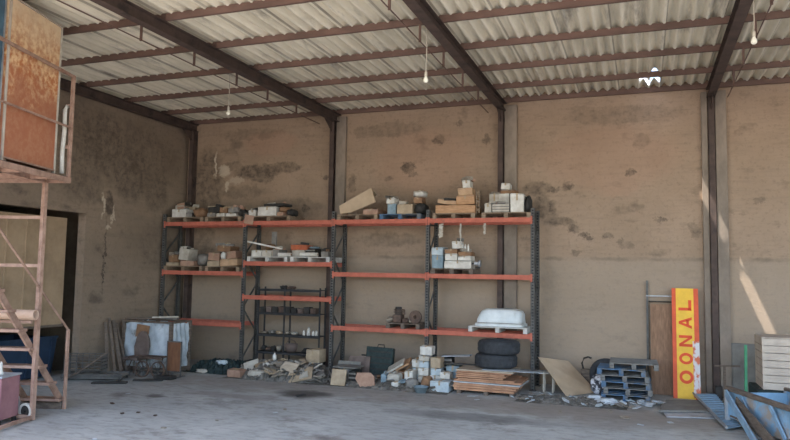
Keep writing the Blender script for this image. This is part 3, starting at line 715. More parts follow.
MB().bar((9.30, -1.1, 3.1), (9.37, -1.1, 3.1), 0.04, 0.04).build('shaft', 'dark', t); MB().box(9.39, 9.5, -1.15, -1.05, 2.968, 3.02).build('foot', 'dark', t)

# lower shelf of third bay: worn machine parts on a small pallet
pallet(7.0, 7.94, -1.25, 1.362, 'dark wooden pallet under machine parts on the low shelf of the third bay', 'old_wood', 'pallets on the rack shelves')
t = thing('engine_block', 'tall rusty engine block on the low shelf of the third bay', 'engine part', (7.27, -1.0, 1.504))
MB().box(7.15, 7.39, -1.15, -0.85, 1.506, 1.72).build('crankcase', 'rusty_iron', t, bevel=0.02)
MB().lathe([(0.10, 1.72), (0.10, 1.86), (0.085, 1.88), (0.085, 1.92), (0.04, 1.92), (0.04, 1.88)], (7.27, -1.0, 0), 18).build('cylinder', 'dark', t)
b = MB()
for z in (1.75, 1.79, 1.83): b.lathe([(0.1, z), (0.135, z), (0.135, z+0.015), (0.1, z+0.015)], (7.27, -1.0, 0), 18, 'Z', True)
b.build('cooling_fins', 'rusty_iron', t)
MB().tube([(7.36, -1.05, 1.85), (7.45, -1.05, 1.84), (7.46, -1.05, 1.72)], 0.025, 8).build('manifold', 'rusty_iron', t)
t = thing('gear_casting', 'round brown gear casting at the right of the low third bay shelf', 'casting', (7.76, -1.0, 1.504))
MB().lathe([(0.05, -0.08), (0.17, -0.08), (0.17, -0.02), (0.11, 0.0), (0.11, 0.1), (0.05, 0.1)], (7.78, -1.05, 1.675), 20, 'Y', True).build('wheel', 'rusty_iron', t)
b = MB()
for k in range(5):
    a = k*2*PI/5; b.bar((7.78, -1.05, 1.675), (7.78+0.08*math.cos(a), -1.05, 1.675+0.08*math.sin(a)), 0.03, 0.03, (0, 1, 0))
b.build('spokes', 'rusty_iron', t)
MB().blob((7.58, -0.95, 1.575), 0.13, 0.2, 0.07, 5, 0.25).build('lump', 'stone', t, smooth=True)
tag(MB().blob((7.06, -1.0, 1.575), 0.09, 0.16, 0.07, 8, 0.25).build('metal_lump', 'stone', smooth=True), 'pale lump of scrap at the left end of the low third bay pallet', 'scrap')
tag(MB().blob((7.53, -1.15, 1.66-0.09), 0.08, 0.08, 0.065, 9, 0.3).build('metal_lump', 'rusty_iron', smooth=True), 'small rusty lump between the engine block and the gear casting', 'scrap')

# white fibreglass shell on a pale pallet, low shelf, right bay
pallet(9.25, 10.74, -1.27, 1.372, 'pale wooden pallet under the white shell on the low shelf of the right end bay', 'pallet_white', 'pallets on the rack shelves')
t = thing('fibreglass_shell', 'white rounded fibreglass shell on a pale pallet on the low right shelf', 'shell', (10.0, -0.8, 1.515))
bm = bmesh.new(); rings = []
cx, cy = 10.0, -0.78
for (sx, sy, z) in ((0.64, 0.43, 0.0), (0.64, 0.43, 0.06), (0.60, 0.41, 0.065), (0.585, 0.40, 0.18), (0.55, 0.37, 0.31), (0.50, 0.33, 0.385), (0.42, 0.27, 0.425), (0.2, 0.13, 0.44)):
    ring = []
    for k in range(36):
        a = 2*PI*k/36; ex = 0.42
        xx = math.copysign(abs(math.cos(a))**ex, math.cos(a)); yy = math.copysign(abs(math.sin(a))**ex, math.sin(a))
        ring.append(bm.verts.new((cx+sx*xx + (0.03 if z > 0.3 else 0), cy+sy*yy, 1.516+z)))
    rings.append(ring)
for A, B in zip(rings, rings[1:]):
    for k in range(36): bm.faces.new((A[k], A[(k+1) % 36], B[(k+1) % 36], B[k]))
bm.faces.new(rings[0][::-1]); bm.faces.new(rings[-1])
b = MB(); b.bm.free(); b.bm = bm; b.build('hull', 'fibre', t, smooth=True)
MB().box(9.42, 10.6, -1.225, -1.213, 1.60, 1.615).build('rim_bead', 'grey', t)

# ------------------------------------------------------------------ dark shelving behind the second bay
sh = thing('steel_shelving', 'dark open steel shelving unit behind the second rack bay', 'shelving', (3.9, -0.55, 0))
SX0, SX1, SY0, SY1 = 2.86, 4.88, -0.88, -0.50
for x in (SX0+0.02, 3.73, SX1-0.02):
    for yy in (SY0+0.015, SY1-0.015):
        MB().box(x-0.02, x+0.02, yy-0.015, yy+0.015, 0, 2.36).build('post', 'shelf_steel', sh)
SZ = (0.50, 1.0, 1.62, 2.30)
for z in SZ:
    s_ = MB().box(SX0, SX1, SY0, SY1, z-0.02, z).build('shelf_board', 'shelf_steel', sh)
    MB().box(SX0, SX1, SY0-0.012, SY0+0.001, z-0.06, z+0.002).build('lip', 'shelf_steel', s_)
R = random.Random(3)
spec = [(3, 3.62, 'dark', 0.2, 0.1, 'dark tin lying on the topmost board of the shelving', 'tin'), (3, 3.86, 'rusty_iron', 0.22, 0.09, 'rusty lump on the topmost board of the shelving', 'scrap')]
for i in range(9): spec.append((2, 2.98+i*0.205, ('dark', 'chair_grey', 'dark', 'rusty_iron', 'dark', 'dark', 'chair_grey', 'dark', 'rusty_iron')[i], 0.17, 0.14+0.05*R.random(), 'dim box in the row on the second shelf board, %s' % ('leftmost', 'second from the left', 'third from the left', 'fourth from the left', 'in the middle', 'fourth from the right', 'third from the right', 'second from the right', 'rightmost')[i], 'box'))
for i in range(5): spec.append((1, 3.02+i*0.24, ('stone', 'grey', 'beige', 'stone', 'white2')[i], 0.2, 0.06+0.04*R.random(), 'low lump of debris on the third shelf board, %s of five' % ('leftmost', 'second', 'middle', 'fourth', 'rightmost')[i], 'debris'))
for i in range(4): spec.append((0, 3.0+i*0.17, ('dark', 'rusty_iron', 'dark', 'stone')[i], 0.15, 0.1+0.08*R.random(), 'small dark scrap part on the lowest shelf board, %s of four' % ('leftmost', 'second', 'third', 'rightmost')[i], 'scrap'))
for i, (lv, x, m, w, h, lab, cat) in enumerate(spec):
    z = SZ[lv]+0.003
    if cat == 'box':
        t = thing('storage_box', lab, 'box', (x, -0.70, z), 'dim boxes on the shelving')
        MB().box(x-w/2, x+w/2, -0.82, -0.59, z, z+h*0.75).build('body', m, t, bevel=0.01); MB().box(x-w/2-0.008, x+w/2+0.008, -0.83, -0.58, z+h*0.75, z+h).build('lid', m, t, bevel=0.008)
    else:
        tag(MB().blob((x, -0.70, z+h/2), w/2, 0.11, h/2, i+40, 0.3).build({'tin': 'tin_can', 'scrap': 'scrap_part', 'debris': 'debris_lump'}[cat], m, smooth=True), lab, cat, 'bits on the shelving')
t = thing('round_basket', 'round dark basket on the lowest shelf board', 'basket', (3.9, -0.70, 0.503))
MB().lathe([(0.13, 0.505), (0.17, 0.6), (0.19, 0.74), (0.175, 0.74), (0.16, 0.62), (0.1, 0.52)], (3.9, -0.70, 0), 20).build('bowl', 'chair_grey', t, smooth=True)
MB().tube([(3.73, -0.70, 0.73), (3.8, -0.70, 0.83), (3.9, -0.70, 0.86), (4.0, -0.70, 0.83), (4.07, -0.70, 0.73)], 0.012, 6).build('handle', 'chair_grey', t)
t = thing('scrap_pipe_coil', 'coiled dark hose at the right of the lowest shelf board', 'hose', (4.4, -0.70, 0.503))
MB().tube([(4.4+(0.16-0.002*i)*math.cos(i*0.5), -0.70+0.12*math.sin(i*0.5), 0.525+0.0024*i) for i in range(50)], 0.016, 6).build('coil', 'dark', t, smooth=True)
for i, (x, hh, ww) in enumerate(((4.30, 0.16, 0.035), (4.45, 0.24, 0.05), (4.60, 0.15, 0.04), (4.70, 0.17, 0.04))):
    z = 1.003
    t = thing('white_bottle', ('short white bottle at the left', 'tallest white bottle', 'small white bottle', 'white bottle at the right end')[i] + ' on the third shelf board', 'bottle', (x, -0.72, z), 'white bottles on the shelving')
    MB().lathe([(ww, z), (ww, z+hh*0.65), (ww*0.45, z+hh*0.82), (ww*0.45, z+hh*0.9)], (x, -0.72, 0), 14).build('body', 'white', t, smooth=False)
    MB().lathe([(ww*0.55, z+hh*0.9), (ww*0.55, z+hh)], (x, -0.72, 0), 12).build('cap', 'grey', t)

# ------------------------------------------------------------------ left: lined crate, old chair, trolley, planks, cage
t = thing('lined_crate', 'large open crate lined with milky plastic sheet in front of the first rack bay', 'crate', (0.6, -2.5, 0))
CX0, CX1, CY0, CY1 = -0.16, 1.42, -2.9, -2.1
for x in (CX0, CX1):
    for yy in (CY0, CY1): MB().box(x-0.045, x+0.045, yy-0.045, yy+0.045, 0, 1.40).build('post', 'old_wood', t, bevel=0.006)
MB().box(CX0-0.05, CX1+0.05, CY0-0.05, CY1+0.05, 0.05, 0.15).build('base', 'old_wood', t)
def liner(ax, fix, a0, a1, seed):
    R = random.Random(seed); bm = bmesh.new(); g = []
    for j in range(15):
        row = []
        for i in range(23):
            a = a0+(a1-a0)*i/22; z = 0.15+1.2*j/14 - (0.04*math.sin(i*0.9+seed) if j == 14 else 0)
            d = 0.022*math.sin(i*1.1+j*0.5+seed)+0.014*math.sin(j*1.7-i*0.6)+R.uniform(-0.008, 0.008)
            row.append(bm.verts.new((a, fix+d, z) if ax == 'x' else (fix+d, a, z)))
        g.append(row)
    for A, B in zip(g, g[1:]):
        for i in range(22): bm.faces.new((A[i], A[i+1], B[i+1], B[i]))
    ex = bmesh.ops.solidify(bm, geom=bm.faces[:], thickness=0.012)
    b = MB(); b.bm.free(); b.bm = bm; b.build('plastic_liner', 'plastic_white', t, smooth=True)
liner('x', CY0+0.01, CX0+0.04, CX1-0.04, 1); liner('x', CY1-0.01, CX0+0.04, CX1-0.04, 2); liner('y', CX0, CY0+0.04, CY1-0.04, 3); liner('y', CX1, CY0+0.04, CY1-0.04, 4)
for p, q in (((CX0, CY0), (CX1, CY0)), ((CX0, CY1), (CX1, CY1)), ((CX0, CY0), (CX0, CY1)), ((CX1, CY0), (CX1, CY1))):
    MB().bar((p[0], p[1], 1.375), (q[0], q[1], 1.375), 0.06, 0.05).build('top_rail', 'old_wood', t)
tag(MB().box(0.30, 0.72, -0.012, 0.012, 0, 0.34, Matrix.Translation((0, -2.975, 1.0)) @ Matrix.Rotation(0.1, 4, 'Y') @ Matrix.Rotation(-0.06, 4, 'X')).build('brown_card', 'brown', bevel=0.004), 'brown card patch on the upper front of the lined crate', 'card')
for i, (p, q, m, d) in enumerate((((-0.2, -2.8, 1.43), (1.3, -2.4, 1.46), 'old_wood', 'long brown lath lying across the top of the lined crate'), ((0.1, -2.3, 1.43), (1.42, -2.75, 1.47), 'grey_board', 'grey lath lying across the top of the lined crate'), ((0.75, -2.85, 1.50), (1.38, -2.55, 1.52), 'white2', 'short pale lath on the right end of the lined crate'))):
    tag(MB().bar(p, q, 0.10, 0.035).build('lath', m), d, 'lath')
t = thing('old_chair', 'worn brown chair with a tall rounded back in front of the lined crate', 'chair', (0.62, -3.2, 0))
pts = []
for k in range(15):
    a = PI*k/14; pts.append((0.62-0.24*math.cos(a), -3.06+0.06*math.sin(a)*0.5, 0.72+0.42*math.sin(a)))
poly = [(0.41, -3.12, 0.42), (0.38, -3.12, 0.72)] + [(p[0], -3.08, p[2]) for p in pts] + [(0.86, -3.12, 0.72), (0.83, -3.12, 0.42)]
MB().prism(poly, (0, 0.07, 0)).build('backrest', 'chair_grey', t, bevel=0.015)
MB().box(0.38, 0.86, -3.55, -3.08, 0.40, 0.48).build('seat', 'chair_grey', t, bevel=0.02)
for x in (0.41, 0.83):
    for yy in (-3.52, -3.11): MB().tube([(x, yy, 0), (x, yy, 0.41)], 0.014, 6).build('leg', 'rusty_iron', t)
t = thing('trolley_frame', 'rusty trolley frame with two small wheels beside the old chair', 'trolley', (1.35, -3.55, 0))
def spoked(cx, cy, cz, r, par):
    w = MB().lathe([(r-0.03, -0.02), (r, -0.025), (r, 0.025), (r-0.03, 0.02)], (cx, cy, cz), 24, 'Y', True).build('wheel', 'rusty_iron', par, smooth=False)
    b = MB()
    for k in range(8): b.bar((cx, cy, cz), (cx+(r-0.02)*math.cos(k*PI/4), cy, cz+(r-0.02)*math.sin(k*PI/4)), 0.012, 0.012, (0, 1, 0))
    b.build('spokes', 'wire', w); MB().lathe([(0.0, -0.04), (0.035, -0.04), (0.035, 0.04), (0, 0.04)], (cx, cy, cz), 12, 'Y').build('hub', 'dark', w)
spoked(1.12, -3.62, 0.215, 0.215, t); spoked(1.58, -3.58, 0.215, 0.215, t)
MB().tube([(1.12, -3.55, 0.215), (1.58, -3.52, 0.215)], 0.018, 8).build('axle', 'dark', t)
MB().tube([(0.45, -3.6, 0.06), (0.5, -3.62, 0.34), (0.7, -3.62, 0.52), (1.0, -3.6, 0.56), (1.3, -3.6, 0.5), (1.7, -3.58, 0.48)], 0.018, 8).build('frame_tube', 'rusty_iron', t, smooth=True)
MB().tube([(0.5, -3.45, 0.1), (0.62, -3.45, 0.42), (0.95, -3.48, 0.4), (1.12, -3.55, 0.215)], 0.016, 8).build('frame_tube', 'rusty_iron', t, smooth=True)
MB().tube([(1.58, -3.5, 0.215), (1.66, -3.5, 0.5), (1.75, -3.5, 0.56)], 0.016, 8).build('frame_tube', 'rusty_iron', t, smooth=True)
MB().box(0.95, 1.6, -3.58, -3.2, 0.5, 0.53).build('deck', 'rusty_iron', t)
t = thing('veneer_panel', 'brown panel in a pale metal frame standing right of the lined crate', 'panel', (1.80, -3.2, 0))
MB().box(1.60, 2.0, -3.235, -3.21, 0.16, 0.90).build('board', 'panel_brown', t)
for p, q in (((1.585, 0), (1.585, 0.93)), ((2.015, 0), (2.015, 0.93)), ((1.585, 0.915), (2.015, 0.915)), ((1.585, 0.13), (2.015, 0.13))):
    MB().bar((p[0], -3.22, p[1]), (q[0], -3.22, q[1]), 0.03, 0.03, (0, 1, 0)).build('frame_bar', 'wire', t)
for x in (1.585, 2.015): MB().bar((x, -3.42, 0.015), (x, -3.02, 0.015), 0.03, 0.03).build('foot', 'wire', t)
for p, q, w, d in (((0.22, -3.85, 0.02), (-0.35, -3.42, 1.36), 0.08, 'leftmost of the dark planks leaning on the left wall beside the lined crate'), ((0.34, -3.72, 0.02), (-0.35, -3.28, 1.46), 0.06, 'second from the left of the dark planks leaning beside the lined crate'), ((0.40, -3.55, 0.02), (-0.35, -3.13, 1.38), 0.09, 'third from the left of the dark planks leaning beside the lined crate'), ((0.42, -3.36, 0.02), (-0.35, -3.0, 1.30), 0.05, 'narrow dark plank leaning nearest the lined crate')):
    tag(MB().bar(p, q, w, 0.03, (0.6, -0.5, 0.4)).build('leaning_plank', 'old_wood'), d, 'plank', 'planks leaning on the left wall')
# flat metal bed with a wire cage on it
dv = Vector((1.35, 0.57, 0)).normalized(); nv = Vector((-dv.y, dv.x, 0)); Q = Vector((-0.28, -4.92, 0))
mt = Matrix((dv, nv, Vector((0, 0, 1)))).transposed().to_4x4(); mt.translation = Q
t = thing('metal_bed', 'low flat grey metal bed lying by the left doorway', 'metal bed', Q)
MB().box(0, 1.5, 0, 0.6, 0.10, 0.13, mt).build('deck', 'grey_board', t)
for yy in (0.0, 0.56): MB().box(0, 1.5, yy, yy+0.04, 0.05, 0.16, mt).build('side_rail', 'wire', t)
for x in (0.05, 1.41):
    for yy in (0.0, 0.55): MB().box(x, x+0.05, yy, yy+0.05, 0, 0.10, mt).build('foot', 'dark', t)
t = thing('wire_cage', 'rusty wire cage standing on the low metal bed by the left doorway', 'cage', mt @ Vector((0.05, 0.05, 0.165)))
z0, z1 = 0.175, 0.62
def rod(a, b_, r=0.007): return MB().tube([mt @ Vector(a), mt @ Vector(b_)], r, 5)
for a, b_ in (((0.02, 0.08), (0.95, 0.08)), ((0.02, 0.5), (0.95, 0.5)), ((0.02, 0.08), (0.02, 0.5)), ((0.95, 0.08), (0.95, 0.5))):
    b = MB()
    for i in range(6): z = z0+(z1-z0)*i/5; b.tube([mt @ Vector((a[0], a[1], z)), mt @ Vector((b_[0], b_[1], z))], 0.011, 5)
    for i in range(7):
        f = i/6; x = a[0]+(b_[0]-a[0])*f; yy = a[1]+(b_[1]-a[1])*f
        b.tube([mt @ Vector((x, yy, z0)), mt @ Vector((x, yy, z1))], 0.009, 5)
    b.build('wire_side', 'wire', t)
tag(MB().tube([mt @ Vector((0.1, -0.06, 0.03)), mt @ Vector((0.5, -0.10, 0.25)), mt @ Vector((1.15, -0.08, 0.72))], 0.022, 7).build('pole', 'old_wood'), 'thin brown pole leaning slanted against the wire cage', 'pole')
for (p, q, d) in (((0.75, -4.95, 0.03), (1.5, -4.6, 0.035), 'dark board lying on the floor in front of the metal bed'), ((1.35, -4.2, 0.03), (2.0, -3.9, 0.03), 'dark board lying on the floor in front of the trolley')):
    tag(MB().bar(p, q, 0.16, 0.04).build('floor_board', 'dark'), d, 'board')
tag(MB().box(1.55, 2.1, -3.72, -3.45, 0.0, 0.09).build('dark_mat', 'dark', bevel=0.02), 'dark low block lying in front of the brown framed panel', 'block')

# ------------------------------------------------------------------ heaps (uncountable) and the pieces lying on them
def heap(name, label, cat, m, cx, cy, rx, ry, h, seed, n=46, rough=0.5):
    R = random.Random(seed); bm = bmesh.new(); g = []
    ph = [(R.uniform(0, 6.28), R.uniform(0, 6.28), R.uniform(2, 5), R.uniform(2, 5)) for _ in range(6)]
    for j in range(n//2+1):
        row = []
        for i in range(n+1):
            u = -1+2*i/n; v = -1+4*j/n
            f = max(0, 1-(abs(u)**2.6+abs(v)**2.2))
            w = sum(math.sin(a+u*f1*2.2)*math.cos(c+v*f2*1.7) for a, c, f1, f2 in ph)/6
            z = h*(f**0.6)*(0.75+0.6*w) + (R.uniform(-1, 1)*h*rough*0.2 if f > 0 else 0)
            row.append(bm.verts.new((cx+u*rx+0.03*R.uniform(-1, 1), cy+v*ry+0.03*R.uniform(-1, 1), max(z, 0.002) if f > 0 else 0.002)))
        g.append(row)
    for A, B in zip(g, g[1:]):
        for i in range(n): bm.faces.new((A[i], A[i+1], B[i+1], B[i]))
    b = MB(); b.bm.free(); b.bm = bm
    return tag(b.build(name, m, loc=(cx, cy, 0)), label, cat, kind='stuff')
heap('netting_heap', 'dark green heap of crumpled netting under the first rack bay', 'netting', 'netting', 2.28, -1.72, 0.88, 0.62, 0.37, 4, 54, 0.8)
heap('rubble_heap', 'grey rubble heap under the second rack bay', 'rubble', 'rubble', 4.45, -1.75, 1.45, 1.0, 0.40, 9, 70, 0.9)
heap('rubble_strip', 'low strip of rubble along the foot of the third and fourth rack bays', 'rubble', 'rubble', 7.5, -1.75, 1.6, 0.95, 0.17, 12, 70, 0.8)
heap('rubbish_strip', 'strewn grey and white rubbish under the slanting cardboard sheet', 'rubbish', 'rubble', 11.9, -2.3, 1.2, 0.5, 0.10, 14, 60, 0.9)
def shard(x, yy, z, s, rx, ry, rz, m, th=0.035, seed=0):
    R = random.Random(seed); k = R.choice((4, 4, 5)); pts = []
    for i in range(k):
        a = 2*PI*i/k+0.6+R.uniform(-0.25, 0.25); pts.append(Vector((s*math.cos(a)*R.uniform(0.8, 1.15), s*0.8*math.sin(a), 0)))
    mm = Matrix.Translation((x, yy, z)) @ Euler((rx, ry, rz)).to_matrix().to_4x4()
    return MB().prism([mm @ p for p in pts], mm.to_3x3() @ Vector((0, 0, th))).build('broken_slab', m)
R = random.Random(21)
def hz(x, yy, cx, cy, rx, ry, h):
    f = max(0, 1-(abs((x-cx)/rx)**2.6+abs((yy-cy)/ry)**2.2)); return h*f**0.6*0.85
for i in range(46):
    x = 4.45+R.uniform(-1.3, 1.25); yy = -1.85+R.uniform(-0.85, 0.35)
    z = hz(x, yy, 4.45, -1.75, 1.45, 1.0, 0.40)
    tag(shard(x, yy, z+0.03, R.uniform(0.08, 0.22), R.uniform(-0.7, 0.5), R.uniform(-0.5, 0.5), R.uniform(0, 6), R.choice(('stone', 'rubble', 'stone', 'grey', 'white2', 'beige')), seed=i), 'broken slab piece on the rubble heap under the second rack bay', 'slab', 'broken slabs on the rubble heap')
for i in range(26):
    x = 7.8+R.uniform(-2.0, 1.6); yy = -1.6+R.uniform(-0.85, 0.25)
    tag(shard(x, yy, 0.16*R.random()+0.03, R.uniform(0.06, 0.16), R.uniform(-0.5, 0.4), R.uniform(-0.4, 0.4), R.uniform(0, 6), R.choice(('stone', 'rubble', 'grey', 'white2', 'teal', 'brown')), seed=i+80), 'small broken piece among the cartons under the right rack bays', 'slab', 'broken pieces among the floor cartons')
for i in range(60):
    x = 11.9+R.uniform(-1.3, 1.8); yy = -2.2+R.uniform(-0.75, 0.4)
    tag(shard(x, yy, 0.04+0.05*R.random(), R.uniform(0.04, 0.13), R.uniform(-0.4, 0.4), R.uniform(-0.4, 0.4), R.uniform(0, 6), R.choice(('paper', 'paper', 'stone', 'grey', 'paper', 'teal2')), 0.012, seed=i+200), 'pale scrap among the litter below the slanting cardboard sheet', 'scrap', 'litter below the cardboard sheet')
for i, (x, yy, m, s) in enumerate(((2.49, -5.68, 'paper', 0.07), (4.58, -7.32, 'rusty_iron', 0.04), (3.0, -6.73, 'rusty_iron', 0.055), (3.89, -7.43, 'rusty_iron', 0.06), (4.1, -7.23, 'rusty_iron', 0.045), (6.09, -4.25, 'dark', 0.16), (6.52, -6.12, 'paper', 0.06), (6.55, -5.78, 'stone', 0.05), (9.69, -2.6, 'paper', 0.14), (9.89, -3.0, 'paper', 0.08), (13.07, -3.65, 'stone', 0.10), (13.36, -4.21, 'paper', 0.08), (12.76, -3.14, 'stone', 0.07), (11.79, -3.59, 'stone', 0.05), (13.91, -3.75, 'paper', 0.09), (4.9, -9.2, 'paper', 0.05), (5.4, -8.1, 'stone', 0.05), (5.9, -7.2, 'stone', 0.04))):
    near = {'paper': 'white scrap of paper', 'dark': 'dark clod', 'rusty_iron': 'dark clod', 'stone': 'small pale stone'}[m]
    wh = ('in front of the metal bed', 'near the foot of the picture left of centre', 'left of the open floor near the stair', 'nearest the stair of two close together', 'beside another near the stair', 'below the rubble heap in the middle', 'on the open floor left of centre', 'above a paper scrap on the open floor', 'just below the plywood stack', 'a little in front of the plywood stack', 'in front of the blue pallet stack', 'in the foreground below the blue pallets', 'in front of the litter left of the blue pallets', 'in front of the slanting cardboard sheet', 'in front of the grey board by the sign', 'nearest the bottom left edge', 'on the floor right of the stair foreground', 'alone on the open floor in the foreground')[i]
    tag(shard(x, yy, 0.006, s, R.uniform(-0.1, 0.1), R.uniform(-0.1, 0.1), R.uniform(0, 6), m, 0.02 if m != 'paper' else 0.008, seed=i+300), near + ' ' + wh, 'scrap' if m == 'paper' else 'stone')
for (x, yy) in ((13.76, -1.86), (13.5, -2.1)):
    b = MB()
    for k in range(5):
        a = k*1.26+0.3; b.box(-0.04, 0.17, -0.035, 0.035, 0, 0.012, Matrix.Translation((x, yy, 0.03+0.008*k)) @ Matrix.Rotation(a, 4, 'Z') @ Matrix.Rotation(-0.15, 4, 'Y'))
    tag(b.build('crumpled_paper', 'paper'), 'crumpled white paper on the floor %s' % ('by the foot of the brown door' if x > 13.6 else 'in front of the blue pallet stack'), 'paper')
# distinct pieces on the rubble heap
t = thing('broken_table', 'broken beige table top leaning on the rubble heap', 'table top', (4.65, -2.5, 0.1))
m1 = Matrix.Translation((4.68, -2.62, 0.06)) @ Matrix.Rotation(-0.62, 4, 'X') @ Matrix.Rotation(0.12, 4, 'Y')
MB().prism([m1 @ Vector(p) for p in ((-0.28, 0, 0), (-0.12, 0, 0), (-0.05, 0, 0.26), (0.14, 0, 0.24), (0.12, 0, 0), (0.2, 0, 0), (0.3, 0, 0.5), (-0.12, 0, 0.5))], m1.to_3x3() @ Vector((0, 0.03, 0))).build('top', 'ply2', t)
MB().bar(m1 @ Vector((-0.1, 0.03, 0.45)), m1 @ Vector((0.27, 0.03, 0.45)), 0.04, 0.03).build('batten', 'old_wood', t)
tag(MB().box(-0.3, 0.3, -0.25, 0.25, 0, 0.025, Matrix.Translation((5.15, -2.45, 0.17)) @ Euler((0.5, -0.2, 0.3)).to_matrix().to_4x4()).build('slanting_board', 'beige'), 'beige square board tilted on the right front of the rubble heap', 'board')
tag(MB().box(-0.22, 0.22, -0.02, 0.02, 0, 0.3, Matrix.Translation((3.55, -2.2, 0.12)) @ Euler((-0.35, -0.35, 0.1)).to_matrix().to_4x4()).build('broken_slab', 'white2'), 'pale grey slab standing tilted at the left of the rubble heap', 'slab')
sack(3.62, 4.2, -2.65, 0.3, 0.03, 0.2, 'white2', 'pale sack at the left foot of the rubble heap', seed=3)
sack(3.83, 4.15, -2.3, 0.25, 0.22, 0.16, 'white', 'small white sack above the pale sack on the rubble heap', seed=5)
carton(3.04, 3.46, -2.62, 0.3, 0.005, 0.2, 'pink', 'pinkish carton lying between green netting and rubble heap')
tag(MB().lathe([(0.04, 0), (0.055, 0.03), (0.055, 0.12), (0.02, 0.17), (0.02, 0.2)], (4.05, -1.9, 0.42), 12).build('white_bottle', 'white', smooth=True), 'white bottle standing on top of the rubble heap', 'bottle')
carton(4.74, 5.16, -1.42, 0.4, 0.345, 0.36, 'beige', 'plain cardboard carton on top of the rubble heap')
tag(MB().blob((2.05, -2.35, 0.06), 0.16, 0.1, 0.05, 4, 0.3).build('pale_scrap', 'white2', smooth=True), 'pale scrap lying in front of the green netting', 'scrap')
tag(MB().blob((2.5, -2.05, 0.29), 0.16, 0.1, 0.06, 6, 0.3).build('pale_scrap', 'teal2', smooth=True), 'pale scrap lying on top of the green netting', 'scrap')

# ------------------------------------------------------------------ cartons and scrap on the floor, third and fourth bays
def slab(x0, x1, yb, h, tilt, m, label, th=0.05):
    mm = Matrix.Translation(((x0+x1)/2, yb, 0.01)) @ Matrix.Rotation(math.radians(tilt), 4, 'X')
    w = x1-x0
    return tag(MB().box(-w/2, w/2, 0, th, 0, h, mm).build('stone_slab', m, bevel=0.008), label, 'slab')
slab(6.06, 6.45, -2.62, 0.40, -16, 'beige', 'square beige slab leaning at the foot of the third bay')
carton(6.41, 6.60, -2.3, 0.45, 0.0, 0.34, 'dark', 'small dark crate between the two leaning slabs', name='crate', cat='crate')
carton(6.1, 6.40, -2.2, 0.4, 0.0, 0.385, 'grey', 'grey carton under the thin flat sheet, behind the square beige slab')
mm = Matrix.Translation((6.98, -2.62, 0.01)) @ Matrix.Rotation(-0.45, 4, 'X')
tag(MB().prism([mm @ Vector(p) for p in ((-0.1, 0, 0.0), (0.28, 0, 0.0), (0.2, 0, 0.3), (0.1, 0, 0.38), (-0.26, 0, 0.36), (-0.28, 0, 0.2))], mm.to_3x3() @ Vector((0, 0.05, 0))).build('stone_slab', 'pink'), 'broken pinkish slab leaning left of the teal can', 'slab')
tag(MB().box(5.96, 6.62, -2.28, -1.75, 0.395, 0.42, Matrix.Rotation(0.0, 4, 'X')).build('flat_sheet', 'grey_board'), 'thin grey sheet lying flat over the small dark crate', 'sheet')
tag(MB().box(5.86, 6.5, -1.72, -1.70, 0, 0.5, Matrix.Translation((0, 0, 0.0))).build('grey_sheet', 'grey_board') , 'grey sheet standing behind the thin flat sheet', 'sheet')
tag(MB().box(-0.3, 0.3, 0, 0.02, 0, 0.62, Matrix.Translation((6.35, -1.55, 0.0)) @ Matrix.Rotation(-0.2, 4, 'X')).build('pinkish_sheet', 'chair_grey'), 'dull pinkish sheet leaning left of the dark ribbed case', 'sheet')
t = thing('ribbed_case', 'large dark ribbed case leaning back under the third rack bay', 'case', (6.85, -1.35, 0.0))
mm = Matrix.Translation((6.85, -1.45, 0.01)) @ Matrix.Rotation(-0.16, 4, 'X') @ Matrix.Rotation(0.03, 4, 'Y')
MB().box(-0.38, 0.38, 0, 0.16, 0.0, 0.86, mm).build('body', 'netting', t, bevel=0.015)
for k in range(5): MB().box(-0.33, 0.33, -0.012, 0.0, 0.12+k*0.15, 0.16+k*0.15, mm).build('rib', 'dark', t)
MB().tube([mm @ Vector((-0.38, 0.05, 0.62)), mm @ Vector((-0.52, 0.05, 0.62))], 0.02, 8).build('spigot', 'dark', t)
MB().tube([mm @ Vector(p) for p in ((-0.1, 0.08, 0.86), (-0.08, 0.08, 0.93), (0.08, 0.08, 0.93), (0.1, 0.08, 0.86))], 0.014, 6).build('handle', 'dark', t)
def jerry(x0, x1, yf, dep, h, m, label, nm='jerrycan'):
    t = thing(nm, label, 'can', ((x0+x1)/2, yf+dep/2, 0.003))
    MB().box(x0, x1, yf, yf+dep, 0.003, h).build('body', m, t, bevel=0.035)
    MB().lathe([(0.03, h-0.005), (0.03, h+0.04), (0.0, h+0.04)], (x0+0.07, yf+dep/2, 0), 12).build('cap', 'grey', t)
    MB().tube([((x0+x1)/2, yf+dep*0.25, h-0.01), ((x0+x1)/2, yf+dep*0.3, h+0.045), ((x0+x1)/2, yf+dep*0.7, h+0.045), ((x0+x1)/2, yf+dep*0.75, h-0.01)], 0.014, 6).build('handle', m, t)
jerry(7.24, 7.39, -2.22, 0.35, 0.30, 'teal', 'slim teal plastic can beside the white jerrycan')
jerry(7.41, 7.72, -2.2, 0.35, 0.31, 'white2', 'squat white plastic jerrycan among the floor cartons')
carton(7.30, 7.72, -1.75, 0.4, 0.0, 0.33, 'brown', 'brown carton behind the white jerrycan')
tag(MB().box(-0.24, 0.24, -0.2, 0.2, 0, 0.05, Matrix.Translation((7.45, -1.6, 0.42)) @ Euler((0.25, -0.55, 0.1)).to_matrix().to_4x4()).build('tilted_board', 'white2'), 'pale board tilted up to the right on a brown carton', 'board')
tag(MB().box(-0.2, 0.2, -0.2, 0.2, 0, 0.05, Matrix.Translation((7.62, -1.5, 0.46)) @ Euler((0.3, -0.5, 0.0)).to_matrix().to_4x4()).build('tilted_board', 'tan'), 'tan board tilted behind the pale tilted board', 'board')
